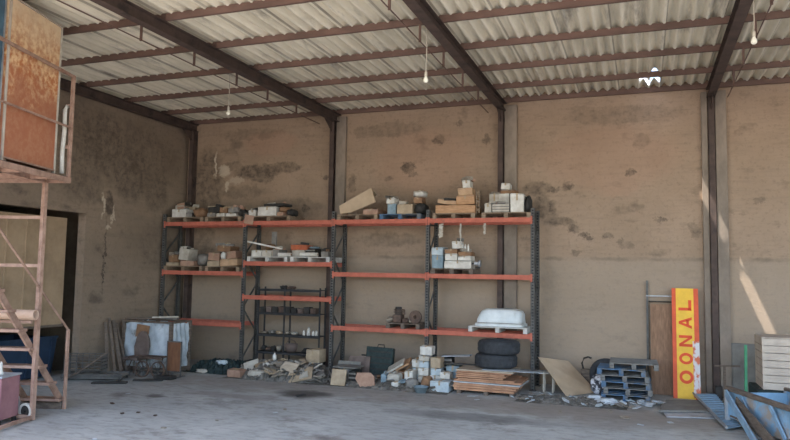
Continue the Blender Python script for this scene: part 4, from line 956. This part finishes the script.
CL = [(7.79, 8.01, -1.95, .35, 0, .38, 'white', 'white carton at the left of the floor carton group'),
      (7.86, 8.09, -1.55, .35, 0, .42, 'teal2', 'pale blue carton at the back of the floor group'),
      (7.86, 8.10, -1.58, .35, .425, .2, 'white', 'white carton on top of the pale blue floor carton'),
      (8.10, 8.38, -1.8, .32, 0, .26, 'white2', 'lowest carton of the tall carton column on the floor'),
      (8.11, 8.37, -1.8, .32, .265, .19, 'white', 'second carton up in the tall carton column'),
      (8.12, 8.38, -1.8, .32, .46, .165, 'teal2', 'third carton up in the tall carton column'),
      (8.11, 8.38, -1.8, .32, .63, .14, 'white2', 'fourth carton up in the tall carton column'),
      (8.13, 8.44, -1.78, .32, .775, .22, 'white', 'white carton topmost of the tall carton column'),
      (8.42, 8.68, -1.85, .32, 0, .30, 'white', 'lowest carton of the column right of the tall one'),
      (8.44, 8.70, -1.85, .32, .305, .17, 'teal2', 'middle carton of the column right of the tall one'),
      (8.44, 8.70, -1.85, .32, .48, .25, 'beige', 'beige carton topmost of the column right of the tall one'),
      (8.60, 9.07, -2.4, .4, 0, .25, 'teal2', 'wide pale blue carton in front of the carton columns'),
      (8.80, 9.13, -1.7, .35, 0, .24, 'grey', 'grey carton under the pale blue carton left of the plywood'),
      (8.80, 9.13, -1.7, .35, .245, .3, 'teal', 'blue carton beside the left edge of the plywood stack')]
CL += [(7.62, 7.80, -2.42, .2, 0, .16, 'white', 'small white carton in front of the white jerrycan'),
       (8.72, 8.98, -2.0, .3, .255, .16, 'white', 'white carton on the wide pale blue carton'),
       (7.95, 8.10, -2.1, .2, 0, .2, 'beige', 'small beige carton behind the grey rag heap'),
       (9.15, 9.4, -1.28, .3, 0, .5, 'white2', 'tall off-white carton behind the left end of the board stack')]
for x0, x1, yf, dp, z, h, m, d in CL: carton(x0, x1, yf, dp, z+0.002, h, m, d, group=None)
sack(7.97, 8.27, -2.5, .3, 0.0, .27, 'grey', 'grey rag heap in front of the carton columns', 'cloth_rag', 'rag', seed=2)
sack(8.30, 8.56, -2.25, .3, 0.0, .31, 'brown', 'brown paper sack in front of the carton columns', seed=12)
t = thing('plastic_tub', 'low blue plastic tub in front of the brown paper sack', 'tub', (8.45, -2.62, 0.002))
MB().lathe([(0.12, 0.003), (0.17, 0.14), (0.18, 0.14), (0.18, 0.15), (0.16, 0.15), (0.11, 0.02), (0.0, 0.02)], (8.45, -2.65, 0), 20).build('bowl', 'teal', t, smooth=True)
tag(MB().bar((7.36, -1.36, 0.03), (7.96, -1.36, 0.66), 0.1, 0.03).build('leaning_plank', 'tan'), 'tan plank slanting behind the floor cartons', 'plank')
tag(MB().blob((8.70, -1.38+0.9*0, 0.2), 0.18, 0.14, 0.195, 17, 0.3).build('scrap_bundle', 'dark', smooth=True), 'dark scrap bundle behind the carton columns', 'scrap')
carton(8.55, 8.86, -1.4, 0.3, 0.4, 0.3, 'dark', 'dark crate on the scrap bundle behind the carton columns', name='crate', cat='crate')
tag(MB().bar((8.60, -1.3, 0.73), (9.33, -1.28, 0.78), 0.28, 0.02).build('white_sheet', 'sheet_metal'), 'pale flat sheet on the dark crate behind the carton columns', 'sheet')

# plywood stack: every sheet its own
R = random.Random(5); z = 0.085
for i, x in enumerate((9.3, 9.95, 10.55)):
    tag(MB().box(x-0.05, x+0.05, -2.36, -1.36, 0, 0.08).build('bearer', 'old_wood'), 'wooden bearer under the plywood stack, %s of three' % ('leftmost', 'middle', 'rightmost')[i], 'bearer', 'bearers under the plywood')
ORD = ['lowest', 'second from the bottom', 'third from the bottom', 'fourth from the bottom', 'fifth from the bottom', 'sixth from the bottom', 'seventh from the bottom', 'eighth from the bottom', 'ninth from the bottom', 'tenth from the bottom', 'topmost']
SH = [(9.17, 10.62, .052, 'ply'), (9.15, 10.66, .05, 'ply'), (9.17, 10.72, .05, 'ply'), (9.15, 10.76, .026, 'sheet_metal'), (9.18, 10.78, .045, 'ply'), (9.28, 10.82-0.2, .03, 'ply'), (9.22, 10.36, .035, 'ply'), (9.24, 10.42, .034, 'ply'), (9.22, 10.4, .034, 'ply'), (9.25, 10.55, .03, 'ply'), (9.23, 10.6, .028, 'ply2')]
for i, (x0, x1, th, m) in enumerate(SH):
    rz = R.uniform(-0.03, 0.03)-0.03
    w = x1-x0; yf = -2.40+R.uniform(0, 0.05)
    b = MB().box(-w/2, w/2, 0, 1.02, 0, th, Matrix.Translation(((x0+x1)/2, yf, z)) @ Matrix.Rotation(rz, 4, 'Z'))
    nm = {'ply': 'orange-brown board', 'sheet_metal': 'pale metal sheet', 'ply2': 'pale board'}[m]
    tag(b.build('plywood_sheet' if m != 'sheet_metal' else 'metal_sheet', m, bevel=0.003), nm + ' in the stack below the tyres, ' + ORD[i], 'board', 'boards stacked below the tyres')
    z += th + (0.006 if i not in (3, 5) else 0.012)
ZS = z
tag(MB().box(-0.7, 0.7, -0.12, 0.12, 0, 0.012, Matrix.Translation((10.55, -2.2, ZS+0.004)) @ Matrix.Rotation(0.04, 4, 'Z')).build('metal_strip', 'sheet_metal'), 'long pale metal strip lying on the front of the board stack', 'metal strip')
tag(MB().box(-0.55, 0.55, -0.06, 0.06, 0, 0.012, Matrix.Translation((10.75, -1.98, ZS+0.018)) @ Matrix.Rotation(0.12, 4, 'Z')).build('metal_strip', 'wire'), 'dull metal strip lying behind the long pale strip', 'metal strip')
tag(MB().box(-0.5, 0.5, -0.1, 0.1, 0, 0.012, Matrix.Translation((9.15, -1.6, ZS+0.01)) @ Matrix.Rotation(-0.1, 4, 'Z')).build('metal_strip', 'wire'), 'dull metal strip at the left back of the board stack', 'metal strip')
TY = [(0.26, 0.06), (0.27, 0.02), (0.31, 0.0), (0.42, 0.0), (0.475, 0.025), (0.50, 0.07), (0.50, 0.25), (0.475, 0.295), (0.42, 0.32), (0.31, 0.32), (0.27, 0.30), (0.26, 0.26)]
for i, (x, yy, zz, lab) in enumerate(((10.08, -1.83, ZS+0.032, 'lower big black tyre lying on the board stack'), (10.15, -1.83, ZS+0.032+0.322, 'upper big black tyre lying on another tyre'))):
    t = thing('tyre', lab, 'tyre', (x, yy, zz), 'tyres on the board stack')
    MB().lathe([(r, h+zz) for r, h in TY], (x, yy, 0), 44, 'Z', True).build('carcass', 'rubber', t, smooth=True)
    b = MB()
    for k in range(44):
        a = 2*PI*k/44
        for (hz0, hz1, off) in ((0.075, 0.15, 0), (0.17, 0.245, 0.07)):
            mm = Matrix.Translation((x, yy, zz)) @ Matrix.Rotation(a+off, 4, 'Z')
            b.box(0.495, 0.508, -0.026, 0.026, hz0, hz1, mm)
    b.build('tread', 'rubber', t)

# slanting cardboard sheet, things under it
t = thing('cardboard_sheet', 'large flat tan cardboard sheet slanting down to the floor right of the board stack', 'cardboard', (11.9, -1.2, 0))
A_, B_, C_, D_ = Vector((11.72, -1.73, 0.012)), Vector((12.36, -0.84, 0.012)), Vector((11.62, -0.31, 0.66)), Vector((10.98, -1.14, 0.81))
nn = (B_-A_).cross(D_-A_).normalized()
if nn.z < 0: nn = -nn
MB().prism([A_, B_, C_, D_], nn*0.012).build('sheet', 'cardboard', t)
t = thing('white_stool', 'small white stool half hidden under the slanting cardboard sheet', 'stool', (11.3, -1.2, 0))
MB().box(11.12, 11.40, -1.28, -1.0, 0.44, 0.47).build('seat', 'white2', t)
for x in (11.14, 11.36):
    for yy in (-1.26, -1.04): MB().bar((x, yy, 0), (x, yy, 0.44), 0.04, 0.04).build('leg', 'white2', t)
sack(12.22, 12.62, -1.15, 0.45, 0.0, 0.44, 'cloth', 'black and white patterned cloth bundle left of the blue pallets', 'cloth_bundle', 'cloth', seed=31)
tag(MB().box(11.95, 12.48, -0.42, -0.30, 0.0, 0.50).build('dark_box', 'old_wood', bevel=0.01), 'low dark brown box against the wall behind the patterned cloth bundle', 'box')
tag(MB().tube([(12.0, -0.36, 0.505), (11.97, -0.36, 0.64), (12.02, -0.36, 0.76), (12.12, -0.36, 0.80), (12.2, -0.36, 0.77)], 0.022, 8).build('bent_hose', 'dark', smooth=True), 'short bent dark hose sticking up above the slanting cardboard', 'hose')
for i, (x, yy, r) in enumerate(((12.38, -1.9, 0.10), (12.7, -2.35, 0.12))):
    b = MB().blob((x, yy, r*0.6), r*1.6, r, r*0.6, 60+i, 0.35)
    tag(b.build('plastic_bag', 'paper', smooth=True), ('crumpled white plastic bag below the patterned cloth bundle', 'crumpled pale plastic bag in front of the blue pallets')[i], 'bag')

# stack of pallets by the wall
PST = [('pallet_blue', 'blue pallet lowest of the floor stack', 12.50, -1.75, 0.0), ('pallet_grey', 'grey pallet second from the bottom of the floor stack', 12.55, -1.70, 0.01), ('pallet_blue', 'blue pallet third from the bottom of the floor stack', 12.52, -1.74, -0.02), ('pallet_grey', 'grey pallet fourth from the bottom of the floor stack', 12.48, -1.70, 0.02), ('pallet_blue', 'bright blue pallet second from the top of the floor stack', 12.42, -1.72, -0.01), ('pallet_grey', 'grey pallet topmost of the floor stack', 12.68, -1.66, 0.02)]
for i, (m, lab, x0, yf, rot) in enumerate(PST):
    pallet(x0, x0+1.06, yf, 0.002+i*0.1425, lab, m, 'pallets stacked on the floor', 1.0, rot)
t = thing('bent_tyre_casing', 'dark worn tyre casing standing at the left of the pallet stack', 'tyre', (12.4, -1.2, 0))
MB().lathe([(0.24, -0.08), (0.30, -0.10), (0.38, -0.09), (0.40, 0.0), (0.38, 0.09), (0.30, 0.10), (0.24, 0.08)], (12.55, -0.45, 0.40), 30, 'Y', True).build('casing', 'rubber', t, smooth=True)

# door leaf, frame and sign leaning on the wall
t = thing('brown_door', 'plain brown panelled door leaning on the wall behind the yellow sign', 'door', (13.85, -0.3, 0))
mm = Matrix.Translation((13.84, -0.42, 0.005)) @ Matrix.Rotation(-0.135, 4, 'X')
MB().box(-0.24, 0.34, 0, 0.04, 0, 2.18, mm).build('leaf', 'door_wood', t)
for z0, z1 in ((0.15, 0.85), (1.0, 2.02)):
    for a, c, e, g in ((-0.19, -0.16, z0, z1), (0.26, 0.29, z0, z1), (-0.19, 0.29, z0, z0+0.03), (-0.19, 0.29, z1-0.03, z1)): MB().box(a, c, -0.014, 0.0, e, g, mm).build('moulding', 'door_wood', t)
t = thing('door_frame', 'grey metal door frame standing against the wall behind the brown door', 'frame', (13.75, -0.06, 0))
MB().bar((13.53, -0.05, 0), (13.53, -0.05, 2.74), 0.05, 0.05, (0, 1, 0)).build('jamb', 'wire', t)
MB().bar((13.5, -0.085, 2.36), (14.1, -0.085, 2.36), 0.03, 0.06, (0, 1, 0)).build('head_bar', 'alu', t)
MB().bar((13.56, -0.085, 2.22), (14.1, -0.085, 2.22), 0.03, 0.05, (0, 1, 0)).build('lower_bar', 'dark', t)
t = thing('yellow_sign', 'tall yellow sign with orange edges and red sideways letters leaning on the wall', 'sign', (14.37, -0.75, 0))
mm = Matrix.Translation((14.375, -0.80, 0.005)) @ Matrix.Rotation(-0.215, 4, 'X') @ Matrix.Rotation(0.005, 4, 'Y')
SHH = 2.62
MB().box(-0.295, 0.295, 0.005, 0.09, 0, SHH, mm).build('box_body', 'sign_orange', t)
MB().box(-0.205, 0.19, 0, 0.006, 0.0, SHH, mm).build('yellow_face', 'sign_yellow', t)
MB().box(-0.295, -0.205, 0, 0.006, 0, SHH, mm).build('orange_strip', 'sign_orange', t)
MB().box(0.19, 0.295, 0, 0.006, 1.35, SHH, mm).build('orange_strip', 'sign_orange', t)
M['worn'] = mat('peeling orange strip', (206, 200, 196), (200, 110, 80), 3.5, 0.8, stretch=(1, 1, 0.6), lo=0.46, hi=0.52)
MB().box(0.15, 0.295, -0.001, 0.0065, 0.04, 1.35, mm).build('worn_strip', 'worn', t)
def glyph(polys, hgt):
    """polys in unit letter space (x right, y up), drawn rotated a quarter turn to the left"""
    for poly in polys:
        # letter right -> sign up, letter up -> sign left
        yield [Vector((-0.005 - (y-0.5)*0.29, -0.007, hgt + (x-0.5)*0.27)) for x, y in poly]
def ring_poly(n=20, r=0.5, w=0.24, sx=1.0, sy=1.05):
    out = []
    for k in range(n):
        a0, a1 = 2*PI*k/n, 2*PI*(k+1)/n
        out.append([(0.5+r*sx*math.cos(a0), 0.5+r*sy*math.sin(a0)), (0.5+r*sx*math.cos(a1), 0.5+r*sy*math.sin(a1)), (0.5+(r-w)*sx*math.cos(a1), 0.5+(r-w*0.85)*sy*math.sin(a1)), (0.5+(r-w)*sx*math.cos(a0), 0.5+(r-w*0.85)*sy*math.sin(a0))])
    return out
LT = [('O', ring_poly(sx=1.15), 0.50), ('O', ring_poly(), 0.93),
      ('N', [[(0, 0), (0.24, 0), (0.24, 1), (0, 1)], [(0.76, 0), (1, 0), (1, 1), (0.76, 1)], [(0.0, 1.0), (0.24, 1.0), (1.0, 0.0), (0.76, 0.0)]], 1.345),
      ('A', [[(-0.02, 0), (0.24, 0), (0.6, 1), (0.4, 1)], [(0.76, 0), (1.02, 0), (0.62, 1), (0.42, 1)], [(0.2, 0.22), (0.8, 0.22), (0.74, 0.42), (0.26, 0.42)]], 1.78),
      ('L', [[(0, 0), (0.26, 0), (0.26, 1), (0, 1)], [(0, 0), (0.95, 0), (0.95, 0.24), (0, 0.24)]], 2.21)]
for ch, polys, hgt in LT:
    b = MB()
    for poly in glyph(polys, hgt):
        b.prism([mm @ p for p in poly], mm.to_3x3() @ Vector((0, 0.006, 0)))
    b.build('letter', 'sign_red', t)

# ------------------------------------------------------------------ right foreground
def quad_board(pts, th, name, m, label, cat):
    return tag(MB().prism([Vector(p) for p in pts], (0, 0, th)).build(name, m), label, cat)
quad_board([(13.72, -2.98, 0.05), (14.72, -2.55, 0.05), (14.70, -1.32, 0.06), (13.9, -1.62, 0.06)], 0.035, 'grey_floor_board', 'grey_board', 'wide grey board lying on the floor below the yellow sign', 'board')
quad_board([(13.86, -3.28, 0.012), (14.86, -3.0, 0.012), (14.74, -2.45, 0.02), (13.8, -2.8, 0.02)], 0.022, 'pale_floor_board', 'sheet_metal', 'pale board sticking out under the wide grey board', 'board')
t = thing('ribbed_blue_sheet', 'pale blue ribbed metal sheet lying slanted on the floor left of the blue trailer body', 'metal sheet', (14.8, -2.6, 0.1))
A_, B_, C_, D_ = Vector((14.50, -0.92, 0.14)), Vector((14.98, -0.72, 0.14)), Vector((15.13, -3.85, 0.06)), Vector((14.86, -4.15, 0.05))
MB().prism([A_, B_, C_, D_], (0, 0, 0.02)).build('sheet', 'blue_sheet', t)
for k in range(13):
    f = (k+1)/14
    MB().bar(A_.lerp(D_, f)+Vector((0, 0, 0.028)), B_.lerp(C_, f)+Vector((0, 0, 0.028)), 0.03, 0.018).build('rib', 'blue_sheet', t)
MB().bar(A_+Vector((0, 0, 0.03)), D_+Vector((0, 0, 0.03)), 0.035, 0.04).build('edge_bar', 'alu', t)
tag(MB().box(14.62, 14.9, -2.2, -1.6, 0.0, 0.05).build('bearer', 'dark'), 'dark block under the pale blue ribbed sheet', 'block')
# blue trailer body
P1 = Vector((14.96, -3.45, 0)); dv = Vector((0.75, -1.95, 0)).normalized(); nv = Vector((-dv.y, dv.x, 0))
tm = Matrix((dv, nv, Vector((0, 0, 1)))).transposed().to_4x4(); tm.translation = P1
t = thing('trailer_body', 'old flaking blue trailer body with a brown top rail at the lower right', 'trailer', P1)
b = MB(); n_ = 24; bm = b.bm; g = []
for j in range(9):
    row = []
    for i in range(n_+1):
        s = 3.6*i/n_; z = 0.14+0.52*j/8; dent = 0.03*math.sin(s*3.1+j*0.4)+0.05*math.exp(-((s-1.5)**2)/0.06)*(j/8)
        row.append(bm.verts.new(tm @ Vector((s, 0.02+dent, z))))
    g.append(row)
for A, B in zip(g, g[1:]):
    for i in range(n_): bm.faces.new((A[i], A[i+1], B[i+1], B[i]))
bmesh.ops.solidify(bm, geom=bm.faces[:], thickness=0.02); b.build('side_panel', 'blue_paint', t, smooth=True)
MB().box(0, 3.6, 1.15, 1.17, 0.14, 0.66, tm).build('far_side_panel', 'blue_paint', t)
MB().box(0, 0.02, 0, 1.17, 0.16, 0.62, tm).build('end_panel', 'blue_paint', t)
MB().box(0, 3.6, 0.02, 1.15, 0.16, 0.19, tm).build('bed', 'old_wood', t)
MB().box(-0.04, 3.65, -0.05, 0.07, 0.66, 0.735, tm).build('top_rail', 'old_wood', t, bevel=0.01)
MB().box(-0.04, 3.65, 1.12, 1.22, 0.66, 0.72, tm).build('top_rail', 'old_wood', t, bevel=0.01)
MB().box(-0.05, 0.01, -0.04, 0.04, 0.0, 0.66, tm).build('corner_post', 'sheet_metal', t); MB().box(-0.05, 0.01, 1.13, 1.21, 0, 0.66, tm).build('corner_post', 'sheet_metal', t)
MB().box(-0.05, 0.01, 0.14, 0.18, 0.0, 0.69, tm).build('end_stake', 'sheet_metal', t)
MB().box(3.4, 3.48, 0.0, 1.17, 0.0, 0.16, tm).build('axle_beam', 'dark', t)
for s, zz in ((0.55, 0.46), (1.5, 0.44), (2.3, 0.46)): MB().bar(tm @ Vector((s, -0.03, 0.64)), tm @ Vector((s+0.45, -0.04, 0.18)), 0.03, 0.07, (0, 0, 1)).build('side_brace', 'blue_sheet', t)
tag(MB().bar(tm @ Vector((0.12, -0.09, 0.62)), tm @ Vector((1.75, -0.40, 0.02)), 0.035, 0.16, (0, 0, 1)).build('leaning_plank', 'blue_sheet', bevel=0.006), 'pale blue plank leaning on the side of the blue trailer body', 'plank')
tag(MB().bar(tm @ Vector((0.5, -0.10, 0.52)), tm @ Vector((2.1, -0.30, 0.10)), 0.03, 0.22, (0, 0, 1)).build('leaning_plank', 'old_wood', bevel=0.006), 'brown board leaning on the blue trailer body behind the pale blue plank', 'plank')
# slatted crate on a dark plinth
tag(MB().box(15.62, 17.6, -2.32, -1.1, 0, 0.53).build('dark_plinth', 'netting', bevel=0.02), 'dark block carrying the cream slatted crate', 'block')
t = thing('slatted_crate', 'cream crate of horizontal slats on a dark block at the right edge', 'crate', (16.5, -1.7, 0.535))
for x in (15.78, 17.4):
    for yy in (-2.17, -1.23): MB().box(x-0.02, x+0.02, yy-0.02, yy+0.02, 0.536, 1.6).build('corner_post', 'slat', t)
for k in range(7):
    z0 = 0.545+k*0.151
    MB().box(15.755, 17.43, -2.205, -2.19, z0, z0+0.138).build('front_slat', 'slat', t); MB().box(15.755, 15.77, -2.19, -1.21, z0, z0+0.138).build('side_slat', 'slat', t)
    MB().box(17.41, 17.425, -2.19, -1.21, z0, z0+0.138).build('side_slat', 'slat', t); MB().box(15.77, 17.41, -1.225, -1.21, z0, z0+0.138).build('back_slat', 'slat', t)
MB().box(15.75, 17.44, -2.21, -1.2, 1.6, 1.615).build('lid', 'slat', t)
tag(MB().bar((15.58, -1.0, 0.0), (15.60, -0.98, 1.33), 0.055, 0.055, (0, 1, 0)).build('green_post', 'green'), 'slim green post standing left of the cream slatted crate', 'post')
t = thing('wooden_stake', 'thin brown T-shaped stake standing left of the green post', 'stake', (15.17, -0.8, 0))
MB().bar((15.17, -0.8, 0), (15.18, -0.8, 0.80), 0.05, 0.04, (0, 1, 0)).build('upright', 'old_wood', t); MB().bar((14.97, -0.82, 0.81), (15.5, -0.82, 0.83), 0.04, 0.035).build('crossbar', 'old_wood', t)
tag(MB().box(15.4, 16.4, -0.06, -0.01, 0.0, 1.28).build('chipboard_sheet', 'grey_board'), 'dull grey panel standing against the wall behind the green post', 'panel')
tag(MB().box(14.98, 15.14, -0.72, -0.58, 0, 0.34).build('dark_can', 'dark', bevel=0.02), 'small dark canister on the floor left of the brown stake', 'canister')
tag(MB().bar((15.73, -2.0, 0.54), (15.56, -2.25, 0.0), 0.05, 0.02, (0, 0, 1)).build('leaning_lath', 'old_wood'), 'short lath leaning at the left of the dark block', 'lath')

# ------------------------------------------------------------------ left foreground: stair tower with rusty plate box
A0 = Vector((2.79, -8.53, 0)); DV = Vector((-0.27, 0.963, 0)).normalized(); EV = Vector((DV.y, -DV.x, 0))
def T(d, e, z): return A0 + DV*d + EV*e + Vector((0, 0, z))
TM = Matrix((EV, DV, Vector((0, 0, 1)))).transposed().to_4x4(); TM.translation = A0   # local (e, d, z)
tw = thing('stair_tower', 'rusty metal stair tower with railed platform at the left foreground', 'stair tower', A0)
for d, e in ((0, 0), (0, -1.3), (-2.3, 0), (-2.3, -1.3)):
    MB().bar(T(d, e, 0), T(d, e, 4.42), 0.075, 0.075, (0, 1, 0)).build('post', 'frame', tw)
# platform frame: edge beams and cross beams
for p, q in (((0.10, 0.42), (0.10, -1.4)), ((-2.4, 0.42), (-2.4, -1.4)), ((0.10, 0.42), (-2.4, 0.42)), ((0.10, -1.4), (-2.4, -1.4)), ((-0.5, 0.42), (-0.5, -1.4)), ((-1.3, 0.42), (-1.3, -1.4)), ((0, 0), (-2.4, 0))):
    MB().bar(T(p[0], p[1], 4.48), T(q[0], q[1], 4.48), 0.06, 0.10).build('platform_beam', 'frame', tw)
MB().box(-1.4, 0.42, -2.4, 0.10, 4.53, 4.545, TM).build('platform_deck', 'steel', tw)
# railing
for d in (0.08, -2.38): MB().bar(T(d, 0.40, 4.45), T(d, 0.40, 6.52), 0.055, 0.055, (0, 1, 0)).build('rail_post', 'frame', tw)
MB().bar(T(0.08, 0.40, 6.50), T(-2.38, 0.40, 6.50), 0.05, 0.05).build('hand_rail', 'frame', tw)
MB().bar(T(0.08, 0.40, 5.50), T(-2.38, 0.40, 5.50), 0.035, 0.035).build('mid_rail', 'frame', tw)
for z in (5.12, 5.92): MB().tube([T(0.06, 0.30, z), T(0.06, 0.40, z)], 0.035, 8).build('rail_lug', 'frame', tw)
# braces between the posts
for z in (3.76, 2.85): MB().bar(T(0, -1.3, z), T(0, 0, z), 0.055, 0.06).build('cross_bar', 'frame', tw)
MB().bar(T(0, -1.3, 0.10), T(0, 0, 0.06), 0.06, 0.06).build('base_rail', 'frame', tw)
MB().bar(T(-2.3, 0.0, 0.06), T(0, 0, 0.06), 0.06, 0.06).build('base_rail', 'frame', tw)
# stair
for e in (-0.08, -0.82):
    MB().bar(T(1.10, e, 0.12), T(-2.2, e, 3.6), 0.04, 0.13).build('stringer', 'frame', tw)
for i in range(9):
    z = 0.22+i*0.37; d = 1.02-i*0.352
    MB().box(-0.84, -0.02, d-0.13, d+0.13, z-0.055, z, TM).build('stair_tread', 'frame', tw, bevel=0.006)
MB().box(-0.88, -0.02, 0.98, 1.16, 0.0, 0.14, TM).build('foot_block', 'old_wood', tw, bevel=0.01)
MB().bar(T(1.03, 0.02, 0), T(1.03, 0.02, 1.58), 0.05, 0.05, (0, 1, 0)).build('newel_post', 'frame', tw)
MB().tube([T(1.03, 0.02, 1.57), T(-2.2, 0.02, 4.22)], 0.022, 8).build('stair_rail', 'frame', tw)
# rusty plate box standing on the platform
t = thing('rusty_tank', 'tall rusty steel plate box with pale edges standing on the tower platform', 'tank', T(-0.9, -0.3, 4.55))
def fade_rust(m):
    n = m.node_tree.nodes; l = m.node_tree.links; b = n['Principled BSDF']; base = b.inputs['Base Color'].links[0].from_socket
    tc = n.new('ShaderNodeTexCoord'); sx = n.new('ShaderNodeSeparateXYZ'); l.new(tc.outputs['Generated'], sx.inputs[0])
    nz = n.new('ShaderNodeTexNoise'); nz.inputs['Scale'].default_value = 2.4; nz.inputs['Detail'].default_value = 9; nz.inputs['Roughness'].default_value = 0.75; l.new(tc.outputs['Object'], nz.inputs['Vector'])
    a = n.new('ShaderNodeMath'); a.operation = 'MULTIPLY_ADD'; l.new(nz.outputs['Fac'], a.inputs[0]); a.inputs[1].default_value = 0.75; l.new(sx.outputs['Z'], a.inputs[2])
    for lo_, hi_, colr in ((0.98, 0.76, (166, 106, 80)), (1.02, 1.40, (222, 198, 164))):
        mr = n.new('ShaderNodeMapRange'); mr.inputs['From Min'].default_value = lo_; mr.inputs['From Max'].default_value = hi_; mr.inputs['To Max'].default_value = 0.85; l.new(a.outputs[0], mr.inputs['Value'])
        mx = n.new('ShaderNodeMix'); mx.data_type = 'RGBA'; mx.inputs['B'].default_value = RGB(colr); l.new(mr.outputs[0], mx.inputs['Factor']); l.new(base, mx.inputs['A']); base = mx.outputs['Result']
    l.new(base, b.inputs['Base Color'])
fade_rust(M['rust'])
MB().box(-0.75, 0.28, -1.72, -0.2, 4.62, 7.36, TM).build('body', 'rust', t, bevel=0.01)
for (e, d) in ((0.285, -0.21), (0.285, -1.71)): MB().bar(T(d, e, 4.56), T(d, e, 7.38), 0.03, 0.035, (0, 1, 0)).build('edge_strip', 'white2' if d > -1 else 'slat', t)
MB().bar(T(-0.2, 0.285, 7.37), T(-1.72, 0.285, 7.37), 0.03, 0.03).build('top_strip', 'slat', t); MB().bar(T(-0.2, 0.285, 4.63), T(-1.72, 0.285, 4.63), 0.03, 0.03).build('bottom_strip', 'frame', t)
for d in (-0.3, -1.6): MB().box(-0.7, 0.25, d-0.06, d+0.06, 4.547, 4.62, TM).build('foot', 'frame', t)
t = thing('steel_locker', 'blue-grey steel panel standing next to the rusty plate box', 'panel', T(-2.0, -0.2, 4.55))
MB().box(-0.7, 0.24, -2.3, -1.78, 4.547, 7.30, TM).build('sheet', 'blue_edge', t, bevel=0.008)
MB().bar(T(-1.79, 0.25, 4.6), T(-1.79, 0.25, 7.3), 0.02, 0.02, (0, 1, 0)).build('edge_trim', 'alu', t)
tag(MB().tube([T(-0.04, 0.34, 4.60), T(-0.05, 0.33, 5.0), T(-0.03, 0.34, 5.4), T(-0.04, 0.33, 5.82), T(0.0, 0.36, 5.90)], 0.04, 10).build('white_pipe', 'white', smooth=True), 'thick white pipe standing between the rusty plate box and the railing', 'pipe')
# cream pipe on the cross bars
t = thing('cream_pipe', 'long cream pipe lying through the stair tower with its open end to the right', 'pipe', T(0.1, -1, 1.9))
b = MB().lathe([(0.072, 0), (0.095, 0), (0.095, 1.6), (0.072, 1.6)], (0, 0, 0), 24, 'X', True)
pm_ = TM @ Matrix.Translation((-1.53, -0.17, 1.94))
for v in b.bm.verts: v.co = pm_ @ v.co
b.build('wall', 'pvc', t, smooth=False)
MB().bar(T(-0.17, -1.3, 1.81), T(-0.17, 0.0, 1.81), 0.05, 0.05).build('support', 'frame', tw)
# pink cabinet under the tower
t = thing('pink_cabinet', 'faded pink metal cabinet standing under the stair tower', 'cabinet', T(-0.4, -0.6, 0))
MB().box(-1.15, -0.22, -0.62, -0.08, 0.10, 0.84, TM).build('body', 'cabinet', t, bevel=0.012)
MB().box(-1.17, -0.20, -0.64, -0.06, 0.84, 0.87, TM).build('top', 'sheet_metal', t, bevel=0.006)
for e in (-1.1, -0.27):
    for d in (-0.57, -0.13): MB().box(e-0.03, e+0.03, d-0.03, d+0.03, 0, 0.10, TM).build('foot', 'dark', t)
MB().box(-0.98, -0.42, -0.632, -0.62, 0.18, 0.76, TM).build('front_panel', 'cabinet', t)
t = thing('white_nozzle', 'small white nozzle standing on the pink cabinet', 'nozzle', T(-0.35, -0.45, 0.872))
c = T(-0.35, -0.42, 0)
MB().lathe([(0.05, 0.873), (0.05, 0.90), (0.03, 0.93), (0.022, 1.06), (0.012, 1.10)], (c.x, c.y, 0), 14).build('body', 'white', t, smooth=True)
t = thing('white_hose_wheel', 'small white ringed wheel beside the pink cabinet', 'wheel', T(-0.1, -0.15, 0))
c = T(0.02, -0.14, 0)
MB().lathe([(0.11, -0.03), (0.15, -0.03), (0.15, 0.03), (0.11, 0.03)], (c.x, c.y, 0.152), 24, 'Y', True).build('rim', 'white', t); MB().lathe([(0.02, -0.02), (0.11, -0.015), (0.11, 0.015), (0.02, 0.02)], (c.x, c.y, 0.152), 20, 'Y', True).build('disc', 'dark', t)
# blue skip in the doorway
t = thing('blue_skip', 'dark blue metal skip standing in the left doorway behind the stair', 'skip', (-1.6, -6.2, 0))
bm = bmesh.new()
vb = [bm.verts.new(p) for p in ((-2.3, -7.6, 0.06), (-0.95, -7.6, 0.06), (-0.95, -4.6, 0.06), (-2.3, -4.6, 0.06))]; vt = [bm.verts.new(p) for p in ((-2.4, -7.9, 1.02), (-0.90, -7.9, 1.02), (-0.90, -4.50, 1.02), (-2.4, -4.50, 1.02))]
bm.faces.new(vb[::-1])
for i in range(4): bm.faces.new((vb[i], vb[(i+1) % 4], vt[(i+1) % 4], vt[i]))
bmesh.ops.solidify(bm, geom=bm.faces[:], thickness=0.03)
b = MB(); b.bm.free(); b.bm = bm; b.build('body', 'blue_skip', t)
for yy in (-7.4, -6.4, -5.4, -4.7): MB().bar((-0.93, yy, 0.08), (-0.885, yy, 1.0), 0.06, 0.03, (0, 1, 0)).build('rib', 'blue_skip', t)
MB().bar((-0.89, -7.9, 1.03), (-0.89, -4.50, 1.03), 0.07, 0.06).build('rim', 'blue_skip', t)
for yy in (-7.2, -5.0): MB().box(-2.2, -1.0, yy-0.08, yy+0.08, 0, 0.06).build('skid', 'dark', t)
